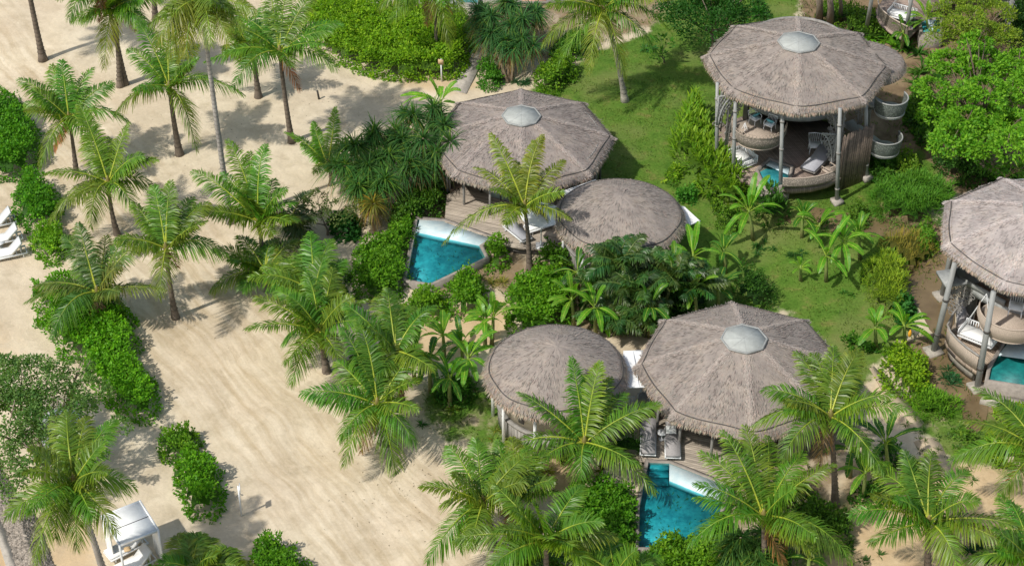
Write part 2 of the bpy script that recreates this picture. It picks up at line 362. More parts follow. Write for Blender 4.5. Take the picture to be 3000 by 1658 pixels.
def palm(label, base, crown, tips=(), L=3.7, extra=9, seed=0, col=(.08,.205,.018), old=0., rad=.17, droop=.8, lean=0., bz=0., lm=1.08, trunkcol=(.15,.12,.095), group='coconut palms across the sand and gardens', nut=True):
    r = rs(seed+11); B = g(*base, bz); Cn = gY(crown[0], crown[1], B[1]+lean)
    t_ = thing('coconut_palm', label, 'palm tree', B, group)
    mb = MB(); m = 16; tt = np.linspace(0, 1, m)
    ctrl = V(lerp(B[0], Cn[0], .35), lerp(B[1], Cn[1], .35), lerp(bz, Cn[2], .55))+V(r.uniform(-.2,.2), r.uniform(-.2,.2), 0)
    pts = ((1-tt)**2)[:, None]*(B-ZDIR*.15)+(2*tt*(1-tt))[:, None]*ctrl+(tt**2)[:, None]*Cn
    R = rad*(1-.38*tt)+rad*.95*np.exp(-tt*Cn[2]/.55)
    tc = np.tile(np.array(trunkcol), (m, 1))*(r.uniform(.85,1.15, (m,1)))
    mb.tube(pts, R, 10, tc); 
    nr = int(Cn[2]/.28)
    for i in range(2, nr):
        q = i/nr; p = (1-q)**2*B+2*q*(1-q)*ctrl+q*q*Cn; rr = rad*(1-.38*q)+rad*.95*math.exp(-q*Cn[2]/.55)
        p2 = p+V(0,0,.05); mb.tube([p, p2], [rr*1.03, rr*1.1], 10, np.array(trunkcol)*r.uniform(.6,.8), False)
    mb.build('trunk', 'bark', t_, True)
    mb = MB()
    mb.tube([Cn-ZDIR*.35, Cn+ZDIR*.25, Cn+ZDIR*.6], [rad*.85, rad*.95, .03], 8, (.26,.23,.08))
    for tp in tips:
        oldf = old; Lf = L*r.uniform(.94, 1.04)
        if len(tp) > 2: oldf = tp[2]
        T = solve_tip(Cn, crown, tp[:2], Lf)
        low = T[2] < Cn[2]
        a = r.uniform(.30, .46) if low else r.uniform(.16, .28)
        frond(mb, Cn+ZDIR*.1, T, r, lm, a, droop*r.uniform(.8,1.2)*(1.15 if low else .8), col, old=oldf)
    a0 = r.uniform(0, 2*PI)
    for i in range(max(2, extra-2)):
        az = a0+i*2.4; el = [.25, .6, .95, 1.2, -.05][i % 5]+r.uniform(-.1,.1)
        Lf = L*r.uniform(.75, .95)*(.8 if el > .9 else 1)
        T = Cn+Lf*V(math.cos(az)*math.cos(el), math.sin(az)*math.cos(el), math.sin(el)*.8)
        frond(mb, Cn+ZDIR*.15, T, r, lm*.9, .18, droop*(.5 if el > .9 else 1), col, k=64, old=old)
    if seed % 3 != 1:
        for q in range(1+seed % 2):
            az = r.uniform(0, 6.28); frond(mb, Cn, Cn+L*.7*V(math.cos(az)*.45, math.sin(az)*.45, -.8), r, lm*.6, .12, .9, (.2,.13,.06), k=34, rach=(.3,.2,.1))
    mb.build('crown', 'palm_leaf', t_)
    if nut and seed % 3 == 0:
        nb = MB()
        for i in range(7):
            az = i*.9+r.uniform(0,.3); c = Cn+V(math.cos(az)*.28, math.sin(az)*.28, -.18+r.uniform(-.08,.08))
            lat = np.linspace(-1, 1, 6)
            nb.tube([c+ZDIR*.13*q for q in lat], [.02+.11*math.sqrt(max(0, 1-q*q)) for q in lat], 8, np.array((.22,.24,.05))*r.uniform(.7,1.3))
        nb.build('coconuts', 'bark', t_, True)
    return t_

# ------------------------------------------------------------------ banana plants
def paddle(mb, C, T, r, W=.5, arch=.2, col=(.1,.26,.02)):
    arch = arch*1.7
    L = np.linalg.norm(T-C); h = V(T[0]-C[0], T[1]-C[1], 0)
    h = unit(h) if np.linalg.norm(h) > .1 else V(1,0,0); s = unit(np.cross(h, ZDIR))
    ctrl = C+(T-C)*.5+ZDIR*arch*L; k = 15; t = np.linspace(0, 1, k)[:, None]
    pts = (1-t)**2*C+2*t*(1-t)*ctrl+t*t*T; tan = np.gradient(pts, axis=0); tan /= np.linalg.norm(tan, axis=1)[:, None]
    Nn = np.cross(s[None], tan); Nn *= np.sign(Nn[:, 2:3]+1e-6)
    tt = t[:, 0]; w = W*.5*np.clip(np.sin(PI*np.clip((tt-.13)/.87, 0, 1)), 0, 1)**.45; w[-1] = .01
    tw = r.uniform(-.25, .25); cc = jit(col, r, k-1, .12)
    for sg in (-1, 1):
        for i in range(k-1):
            if w[i] < .02 and w[i+1] < .02: continue
            e = r.uniform(.82, 1.05); gap = .12 if r.rand() < .3 else 0
            a0 = pts[i]; a1 = pts[i+1]; f = (sg*s*.93+Nn[i]*(.2+sg*tw)-ZDIR*.12*r.rand())
            b0 = a0+f*w[i]*e+tan[i]*.06; b1 = a1+f*w[i+1]*e+tan[i]*(.06-gap*L*.08)
            mb.add([a0, a1, b1, b0], [(0,1,2,3)], cc[i]*(1 if sg > 0 else .94))
    mb.add(*ribbon3(pts, np.linspace(.04, .012, k), s), (.42,.55,.10))
def banana(label, base, crown, tips=(), L=2.0, extra=4, seed=0, W=.5, col=(.095,.25,.022), bz=0., group='banana plants in the garden beds'):
    r = rs(seed+77); B = g(*base, bz); C = gY(crown[0], crown[1], B[1])
    t_ = thing('banana_plant', label, 'banana plant', B, group); mb = MB()
    mb.tube([B-ZDIR*.1, lerp(B, C, .5)+V(r.uniform(-.05,.05),0,0), C, C+ZDIR*.25], [.13, .1, .075, .04], 8, np.array([(.2,.17,.07), (.2,.24,.07), (.2,.3,.06), (.2,.3,.06)]))
    mb.build('stem', 'bark', t_, True); mb = MB()
    for tp in tips: paddle(mb, C, solve_tip(C, crown, tp, L*r.uniform(.92,1.03)), r, W, r.uniform(.16,.3), col)
    for i in range(extra):
        az = seed+i*2.4; el = [.2, .8, 1.2, -.1][i % 4]; Lf = L*r.uniform(.75,.95)
        paddle(mb, C, C+Lf*V(math.cos(az)*math.cos(el), math.sin(az)*math.cos(el), math.sin(el)), r, W*.9, .2, col)
    mb.build('leaves', 'banana_leaf', t_); return t_

# ------------------------------------------------------------------ shrubs: leafy mass over a footprint polygon
def poly_dist(P, poly):
    inside = np.zeros(len(P), bool); d = np.full(len(P), 1e9); k = len(poly)
    for i in range(k):
        a = poly[i]; b = poly[(i+1) % k]
        c = ((a[1] > P[:, 1]) != (b[1] > P[:, 1])) & (P[:, 0] < (b[0]-a[0])*(P[:, 1]-a[1])/(b[1]-a[1]+1e-12)+a[0]); inside ^= c
        ab = b-a; t = np.clip(((P-a) @ ab)/(ab @ ab), 0, 1); d = np.minimum(d, np.linalg.norm(P-(a+t[:, None]*ab), axis=1))
    return inside, d
def smooth_poly(p, it=2):
    for _ in range(it):
        q = np.roll(p, -1, axis=0); p = np.stack([p*.75+q*.25, p*.25+q*.75], 1).reshape(-1, 2)
    return p
def shrub(label, poly_px, h=1.6, cat='shrub', name='leafy_shrub', col=(.06,.18,.012), leaf=.2, dens=165, seed=0, edge=.8, up=.5, lump=.62, zref=.5, aspect=.55, col2=None, group=None, tuft=None, jitter=.22, zb=0.):
    r = rs(seed+5); poly = smooth_poly(np.array([g(x, y, zb+h*zref)[:2] for x, y in poly_px])); lo = poly.min(0); hi = poly.max(0)
    area = (hi-lo).prod(); cen = poly.mean(0)
    nc = int(area/lump**2*1.1)+3; cents = lo+r.rand(nc, 2)*(hi-lo); ch = r.uniform(.55, 1.12, nc)
    kk = r.normal(0, 3.2, (7, 2)); pp_ = r.uniform(0, 6.28, 7)
    def wob(Q): return sum(np.sin(Q @ kk[i]+pp_[i]) for i in range(7))*.085-.04
    def height(Q, d):
        best = np.zeros(len(Q)); 
        for s in range(0, len(Q), 4000):
            D = np.linalg.norm(Q[s:s+4000, None]-cents[None], axis=2)/(lump*1.25)
            best[s:s+4000] = (np.sqrt(np.clip(1-D*D, 0, 1))*ch[None]).max(1)
        e = np.sqrt(np.clip(1-(1-np.clip(d/edge, 0, 1))**2, 0, 1))
        return h*(e*.62)+best*.5*np.clip(d/.3, .3, 1)*min(1.1, h)
    n = int(area*dens*1.35); Q = lo+r.rand(n, 2)*(hi-lo); ins, d = poly_dist(Q, poly); wv = wob(Q); sd = np.where(ins, d, -d)+wv; ins = sd > 0; d = np.abs(sd)
    jm = ins | (d < r.rand(n)*.2); Q = Q[jm]; d = np.where(ins[jm], d[jm], .02); n = len(Q)
    z = height(Q, d); e = .12; zx = height(Q+V(e,0), d+0)-z; zy = height(Q+V(0,e), d+0)-z
    gin = -(Q-cen); gin /= np.linalg.norm(gin, axis=1)[:, None]+1e-9
    slope = np.clip(1-d/edge, 0, 1)*h*.9
    nrm = np.c_[-zx/e*.6-gin[:, 0]*slope, -zy/e*.6-gin[:, 1]*slope, np.ones(n)]; nrm /= np.linalg.norm(nrm, axis=1)[:, None]
    dep = r.rand(n)**2*.45; side = (np.clip(1-d/edge, 0, 1) > .55)
    zz = z*np.where(side, r.uniform(.15, 1, n), 1)-dep*.6*np.minimum(1, z)
    P = np.c_[Q, np.maximum(zz, .04)]+r.normal(0, .03, (n, 3))+V(0,0,zb)
    dirs = nrm*up+r.normal(0, .6, (n, 3)); nn = nrm+r.normal(0, .45, (n, 3))
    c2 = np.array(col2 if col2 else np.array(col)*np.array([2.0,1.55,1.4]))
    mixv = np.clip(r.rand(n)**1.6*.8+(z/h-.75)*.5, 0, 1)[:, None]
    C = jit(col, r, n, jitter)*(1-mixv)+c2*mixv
    mb = MB()
    if not tuft:   # shoots standing proud of the mass
        ks = r.choice(n, max(4, n//70)); sp = np.repeat(P[ks]+nrm[ks]*r.uniform(.04,.2,(len(ks),1)), 9, axis=0)+r.normal(0, .07, (len(ks)*9, 3)); m_ = len(sp)
        leaves(mb, sp, np.repeat(nrm[ks], 9, axis=0)*.6+r.normal(0,.6,(m_,3)), np.repeat(nrm[ks], 9, axis=0)+r.normal(0,.4,(m_,3)), leaf*r.uniform(.6,1.1,m_), leaf*aspect, jit(c2, r, m_, .2))
    if tuft:
        straps(mb, P, nrm*.9+V(0,0,.6)+r.normal(0, .42, (n,3)), leaf*r.uniform(.6,1.2,n), leaf*aspect*.3*np.ones(n), C, tuft, 3)
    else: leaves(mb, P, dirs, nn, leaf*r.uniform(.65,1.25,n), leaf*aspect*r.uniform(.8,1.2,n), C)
    # twiggy core
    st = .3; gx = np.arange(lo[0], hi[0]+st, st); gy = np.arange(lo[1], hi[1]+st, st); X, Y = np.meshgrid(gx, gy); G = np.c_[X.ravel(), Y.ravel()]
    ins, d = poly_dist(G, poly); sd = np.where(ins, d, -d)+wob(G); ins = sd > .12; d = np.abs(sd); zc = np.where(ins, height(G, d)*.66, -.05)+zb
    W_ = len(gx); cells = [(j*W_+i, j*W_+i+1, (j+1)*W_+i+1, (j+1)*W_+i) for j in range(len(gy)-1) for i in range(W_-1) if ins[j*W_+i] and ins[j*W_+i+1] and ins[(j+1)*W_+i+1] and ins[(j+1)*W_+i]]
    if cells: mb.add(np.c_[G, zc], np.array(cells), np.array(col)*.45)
    return tag(mb.build(name, 'leaf', loc=V(cen[0], cen[1], zb)), label, cat, group)

# ------------------------------------------------------------------ broadleaf trees
def tree(label, base, lobes, col, leaf=.2, dens=110, seed=0, name='broadleaf_tree', aspect=.55, sparse=.0, trunk=.2, up=.6, col2=None, limbcol=(.2,.16,.12), group=None, tuftmode=False, jitter=.25, cat='tree'):
    r = rs(seed+31); B = g(*base); t_ = thing(name, label, cat, B, group); mb = MB(); tb = MB()
    fork = None; cs = [(g(x, y, z), R, rz) for x, y, z, R, rz in lobes]
    mean = np.mean([c for c, _, _ in cs], axis=0); fork = lerp(B, mean, .42)
    tb.tube([B-ZDIR*.1, lerp(B, fork, .5)+V(.08,.05,0), fork], [trunk*1.35, trunk, trunk*.8], 8, limbcol)
    for c, R, rz in cs:
        mid = lerp(fork, c, .5)+V(0,0,-.15*R); tb.tube([fork, mid, c, c+V(r.uniform(-.3,.3)*R, r.uniform(-.3,.3)*R, rz*.7)], [trunk*.6, trunk*.4, trunk*.22, .02], 6, limbcol)
        for k in range(4):
            az = r.uniform(0, 6.28); q = c+V(math.cos(az)*R*.8, math.sin(az)*R*.8, r.uniform(-.1,.6)*rz)
            tb.tube([mid, lerp(mid, q, .6)+V(0,0,.1), q], [trunk*.3, trunk*.18, .015], 5, limbcol)
        n = int(4*PI*R*R*dens*.55); u = r.normal(0, 1, (n, 3)); u /= np.linalg.norm(u, axis=1)[:, None]; u[:, 2] = np.where(u[:, 2] < -.35, -u[:, 2], u[:, 2])
        k = max(7, int(R*R*7)+6); cu = r.normal(0, 1, (k, 3)); cu /= np.linalg.norm(cu, axis=1)[:, None]; cu[:, 2] = np.abs(cu[:, 2])*1.0-.25
        dd = (u @ cu.T).max(1); keep = dd > (.80+.09*sparse+r.normal(0,.02,n))
        u = u[keep]; dd = dd[keep]; n = len(u)
        rr = (.72+.4*np.clip((dd-.8)/.2, 0, 1))*(1-r.rand(n)**2*.35)*(1+r.normal(0, .03, n))
        P = c+u*np.array([R, R, rz])*rr[:, None]
        nn = u*.6+V(0,0,.7)+r.normal(0, .45, (n,3)); D = u*up+r.normal(0, .55, (n,3))
        c2 = np.array(col2 if col2 else np.array(col)*np.array([1.7,1.4,1.3])); mv = (r.rand(n)**1.5*.8)[:, None]
        C = jit(col, r, n, jitter)*(1-mv)+c2*mv
        if tuftmode: straps(mb, P, u*.8+V(0,0,.5)+r.normal(0,.5,(n,3)), leaf*r.uniform(.7,1.3,n), leaf*.13*np.ones(n), C, 1.0, 3)
        else: leaves(mb, P, D, nn, leaf*r.uniform(.6,1.25,n), leaf*aspect*r.uniform(.8,1.2,n), C)
    tb.build('trunk', 'bark', t_, True); mb.build('crown', 'leaf', t_); return t_

# ------------------------------------------------------------------ pandanus and strap-leaf clumps
def rosette(mb, c, r, n=70, L=1.25, W=.06, col=(.05,.15,.03), dead=.25, droop=1.1):
    az = r.uniform(0, 2*PI, n); el = np.arcsin(r.uniform(-.25, 1, n)); D = np.c_[np.cos(az)*np.cos(el), np.sin(az)*np.cos(el), np.sin(el)]
    C = jit(col, r, n, .25); yl = (r.rand(n) < .15)[:, None]; C = np.where(yl, C*np.array([2.4,1.6,1.]), C)
    straps(mb, c+D*.1, D, L*r.uniform(.7,1.15,n), W*r.uniform(.8,1.2,n), C, droop*r.uniform(.4,1.35,n), 6)
    m = int(n*dead); az = r.uniform(0, 2*PI, m)
    straps(mb, c-ZDIR*.1+r.normal(0,.08,(m,3)), np.c_[np.cos(az)*.7, np.sin(az)*.7, -.35*np.ones(m)], L*r.uniform(.6,1,m), W, jit((.26,.2,.09), r, m, .25), 1.3, 4)
def pandanus(label, base, heads, L=1.3, n=75, seed=0, col=(.06,.16,.034), W=.06, dead=.25, group=None, name='pandanus_tree', cat='screw pine'):
    r = rs(seed+3); B = g(*base); t_ = thing(name, label, cat, B, group); mb = MB(); tb = MB()
    for hx, hy, hz in heads:
        c = g(hx, hy, hz)+V(0,0,.3); rosette(mb, c, r, n, L, W, col, dead)
        for _ in range(2): rosette(mb, c+V(r.uniform(-.75,.75), r.uniform(-.5,.5), r.uniform(-.75,-.05)), r, int(n*.8), L*.95, W, col, dead*.7); m = lerp(B, c, .5)+V(r.uniform(-.2,.2), r.uniform(-.2,.2), .1)
        tb.tube([B+V(r.uniform(-.3,.3), r.uniform(-.2,.2), -.1), m, c], [.11, .08, .06], 6, (.24,.18,.12))
    tb.build('trunk', 'bark', t_, True); mb.build('crown', 'leaf', t_); return t_
def clump(label, px, n=60, L=.7, W=.05, col=(.1,.22,.03), seed=0, name='strap_leaf_plant', cat='plant', up=.35, spread=.25, heads=1, droop=.9, group=None):
    r = rs(seed+9); B = g(*px); mb = MB()
    for h in range(heads):
        c = B+V(*(r.normal(0, spread, 2) if heads > 1 else (0,0)), 0); k = max(12, n//heads)
        az = r.uniform(0, 2*PI, k); el = np.arcsin(r.uniform(up-.2, 1, k)); D = np.c_[np.cos(az)*np.cos(el), np.sin(az)*np.cos(el), np.sin(el)]
        straps(mb, c+D*.05, D, L*r.uniform(.6,1.1,k), W, jit(col, r, k, .25), droop*r.uniform(.5,1.2,k), 4)
    return tag(mb.build(name, 'leaf', loc=B), label, cat, group)
def feather_palm(label, base, crown, n=14, L=1.9, seed=0, col=(.035,.10,.02), name='feather_palm', cat='palm', group=None, lm=.45, droop=.5):
    r = rs(seed+21); B = g(*base); Cc = gY(crown[0], crown[1], B[1]); t_ = thing(name, label, cat, B, group); tb = MB(); mb = MB()
    for k in range(4):
        o = V(r.uniform(-.25,.25), r.uniform(-.25,.25), 0); tb.tube([B+o-ZDIR*.1, lerp(B, Cc, .5)+o*1.4, Cc+o*1.8], [.06,.05,.04], 6, (.16,.2,.07))
        for i in range(n//4+1):
            az = k*1.6+i*2.4+r.uniform(-.3,.3); el = r.uniform(.05, 1.15); Lf = L*r.uniform(.75, 1.1); C0 = Cc+o*1.8
            frond(mb, C0, C0+Lf*V(math.cos(az)*math.cos(el), math.sin(az)*math.cos(el), math.sin(el)*.6), r, lm, .28, droop, np.array(col)*r.uniform(.8,1.5), k=30, w0=.10, rach=(.2,.25,.06))
    tb.build('stems', 'bark', t_, True); mb.build('fronds', 'palm_leaf', t_); return t_

# ================================================================== STRUCTURE: ground
def axis(lo, hi, st, far):
    a = np.arange(lo, hi+st, st); o = np.array([3, 8, 20, 60, 200, 700, far]); return np.concatenate([lo-o[::-1], a, hi+o])
gx = axis(-44, 44, .45, 3000); gy = axis(54, 130, .45, 3000); gy = gy[gy > -2000]
X, Y = np.meshgrid(gx, gy); GP = np.c_[X.ravel(), Y.ravel()]
rg = rs(4); _ph = rg.uniform(0, 6.28, 24); _k = rg.normal(0, 1, (24, 2))*np.array([.8, .8])+.0
def relief(P):
    z = np.zeros(len(P))
    for i in range(24): z += np.sin(P @ _k[i]+_ph[i])*(.02/(.6+np.linalg.norm(_k[i])))
    return z*((np.abs(P[:, 0]) < 50) & (P[:, 1] < 135) & (P[:, 1] > 50))
def wpoly(pp, z=0.): return np.array([g(x, y, z)[:2] for x, y in pp])
def field(P, polys):
    o = np.zeros(len(P))
    for pp, s, w in polys:
        ins, d = poly_dist(P, wpoly(pp)); sd = np.where(ins, d, -d); o = np.maximum(o, s*np.clip(.5+sd/w, 0, 1))
    return o
LAWN = [([(1470,300),(1560,262),(1640,225),(1740,150),(1900,100),(2010,-60),(2330,-60),(2380,300),(2560,470),(2700,440),(2760,520),(2640,560),(2560,650),(2460,700),(2520,780),(2600,820),(2570,880),(2590,960),(2560,1100),(2480,1200),(2300,900),(2100,990),(1900,980),(1800,800),(1500,640)], 1, 1.6),
        ([(1220,1120),(1420,1100),(1520,1200),(1520,1310),(1430,1360),(1280,1290),(1190,1220)], .62, 2.),
        ([(2440,560),(2560,620),(2690,740),(2700,880),(2660,1000),(2590,1060),(2540,1100),(2480,1000),(2440,760)], .9, 1.2),
        ([(2620,1120),(2950,1230),(2960,1400),(2760,1345),(2640,1200)], .75, 1.2),
        ([(2330,1420),(2520,1480),(2500,1660),(2330,1700),(2250,1560)], .55, 2.)]
SOIL = [([(1210,560),(1400,520),(1500,620),(1560,760),(1900,740),(2120,800),(2200,900),(1900,1000),(1640,1000),(1500,900),(1450,860),(1200,900)], .62, 1.5),
        ([(2080,330),(2200,560),(2460,640),(2640,560),(2900,760),(2760,900),(2620,760),(2400,690),(2240,690),(2080,560)], .8, 1.5),
        ([(2600,1000),(3100,900),(3100,1340),(2850,1330),(2650,1130)], .85, 1.5),
        ([(2330,-60),(3200,-60),(3200,640),(2760,560),(2560,500),(2440,420),(2380,200)], 1.1, 1.5),
        ([(1380,1180),(1900,1180),(2000,1300),(1900,1480),(1700,1700),(2460,1700),(2480,1420),(2600,1250),(2460,1200),(2200,1300),(1900,1220)], .55, 2.),
        ([(1080,150),(1300,195),(1420,120),(1600,200),(1700,160),(2000,60),(1990,-80),(1080,-80)], .6, 2.),
        ([(1200,1130),(1380,1080),(1520,1190),(1460,1320),(1260,1270)], .6, 2.5),
        ([(-60,480),(60,480),(140,700),(60,770),(-60,620)], .38, 3.)]
OCHRE = [([(2500,1330),(2700,1340),(3200,1370),(3200,1800),(2200,1800),(2300,1640),(2420,1500)], .9, 2.5),
         ([(1100,880),(1230,900),(1460,860),(1540,900),(1480,1020),(1300,1080),(1120,1030)], .7, 2.), ([(1500,1330),(1700,1320),(1780,1400),(1560,1480)], .9, 1.5),
         ([(1180,150),(1330,190),(1460,260),(1300,290),(1150,260)], .6, 2.), ([(-80,1380),(20,1440),(110,1720),(-80,1720)], 1., 1.),
         ([(-80,880),(60,900),(150,1100),(-80,1100)], .45, 3.), ([(80,1470),(300,1480),(330,1700),(100,1700)], .6, 2.),([(2460,900),(2560,1080),(2700,1240),(2620,1300),(2500,1180)], .5, 1.5)]
zg = relief(GP); nx = len(gx); ny = len(gy)
cl = field(GP, LAWN); cs_ = field(GP, SOIL); co_ = field(GP, OCHRE)
# swimming pools and the pond are dug out of the ground
P1W = [g(*N(5,x,y), .5) for x, y in [(520,310),(960,405),(1000,490),(620,670),(455,640)]]
P1L = [g(*N(5,x,y), .5) for x, y in [(545,225),(720,235),(1045,350),(960,405),(520,310)]]
P2W = [g(*q, .5) for q in [(1902,1357),(1961,1359),(1961,1408),(2105,1468),(2097,1530),(2010,1600),(1874,1600),(1876,1500)]]
P2L = [g(*q, .5) for q in [(1961,1359),(2126,1424),(2105,1468),(1961,1408)]]
PITS = [P1W, P1L, P2W, P2L]
idx = np.array([(j*nx+i, j*nx+i+1, (j+1)*nx+i+1, (j+1)*nx+i) for j in range(ny-1) for i in range(nx-1)])
mb = MB(); mb.add(np.c_[GP, zg], idx, np.c_[cl, cs_, co_])
gr = struct('ground', mb, 'ground_sand', smooth=True)
keep = (cl[idx].max(1) > .01) & (np.abs(GP[idx[:, 0], 0]) < 60) & (GP[idx[:, 0], 1] < 140); li = idx[keep]; uq, inv = np.unique(li, return_inverse=True)
mb = MB(); mb.add(np.c_[GP[uq], zg[uq]+.006], inv.reshape(-1, 4), np.c_[cl, cs_, co_][uq])
struct('lawn', mb, 'ground_lawn', smooth=True)
def ground_blades(name, label, fldpolys, n, L, W, cols, thr_, seed, box=(-8, 34, 62, 118)):
    r = rs(seed); Q = np.c_[r.uniform(box[0], box[1], n), r.uniform(box[2], box[3], n)]; f = field(Q, fldpolys)
    k1 = r.normal(0, .55, (8, 2)); k2 = r.normal(0, 2.4, (8, 2)); ph = r.uniform(0, 6.28, 16)
    nz = sum(np.sin(Q @ k1[i]+ph[i]) for i in range(8))/8+sum(np.sin(Q @ k2[i]+ph[8+i]) for i in range(8))/8
    q = (f > .4) & (nz+r.normal(0, .18, n) > thr_); Q = Q[q]; nz = nz[q]; n = len(Q); mb = MB(); c = np.array(cols[0])*(1-r.rand(n)[:, None])+np.array(cols[1])*r.rand(n)[:, None]
    P = np.c_[Q, relief(Q)]; leaves(mb, P, np.c_[r.normal(0, .6, (n, 2)), np.full(n, .75)], r.normal(0, 1, (n, 3)), L*r.uniform(.5,1.3,n), W, c)
    tag(mb.build(name, 'leaf'), label, 'grass', kind='stuff')
ground_blades('lawn_grass', 'short uneven green grass growing over the lawn', LAWN, 110000, .15, .035, ((.05,.13,.015), (.17,.2,.04)), -.05, 5)
ground_blades('weeds', 'patchy green weeds over the bare soil between plants', SOIL, 60000, .32, .05, ((.03,.11,.015), (.14,.2,.03)), -.06, 6, (-12, 34, 60, 118))
POND = [[(2600,800),(2680,770),(2740,800),(2790,800),(2800,900),(2790,1000),(2760,1040),(2860,1150),(2900,1180),(2880,1270),(2800,1290),(2830,1200),(2740,1100),(2690,1000),(2670,900)],
        [(2290,640),(2330,600),(2440,620),(2560,640),(2680,660),(2700,690),(2560,700),(2420,680),(2320,665)]]
for pp in POND:
    pw = smooth_poly(wpoly(pp), 2); mb = MB(); mb.add(np.c_[pw, np.full(len(pw), .075)], [tuple(range(len(pw)))])
    struct('pond_water', mb, 'muddy_water')
mb = MB(); pth = [(1318,270),(1366,277),(1402,205),(1424,110),(1400,40),(1370,40),(1385,110),(1355,190)]
mb.prism([g(*q) for q in pth], -.05, .1); struct('path', mb, 'concrete')
mb = MB(); mb.prism([g(*q) for q in [(2546,1080),(2560,1075),(2655,1175),(2760,1310),(2800,1400),(2740,1400),(2700,1340),(2620,1200)]], -.05, .07, (.4,.35,.27)); 
struct('garden_path', mb, 'sand_path')

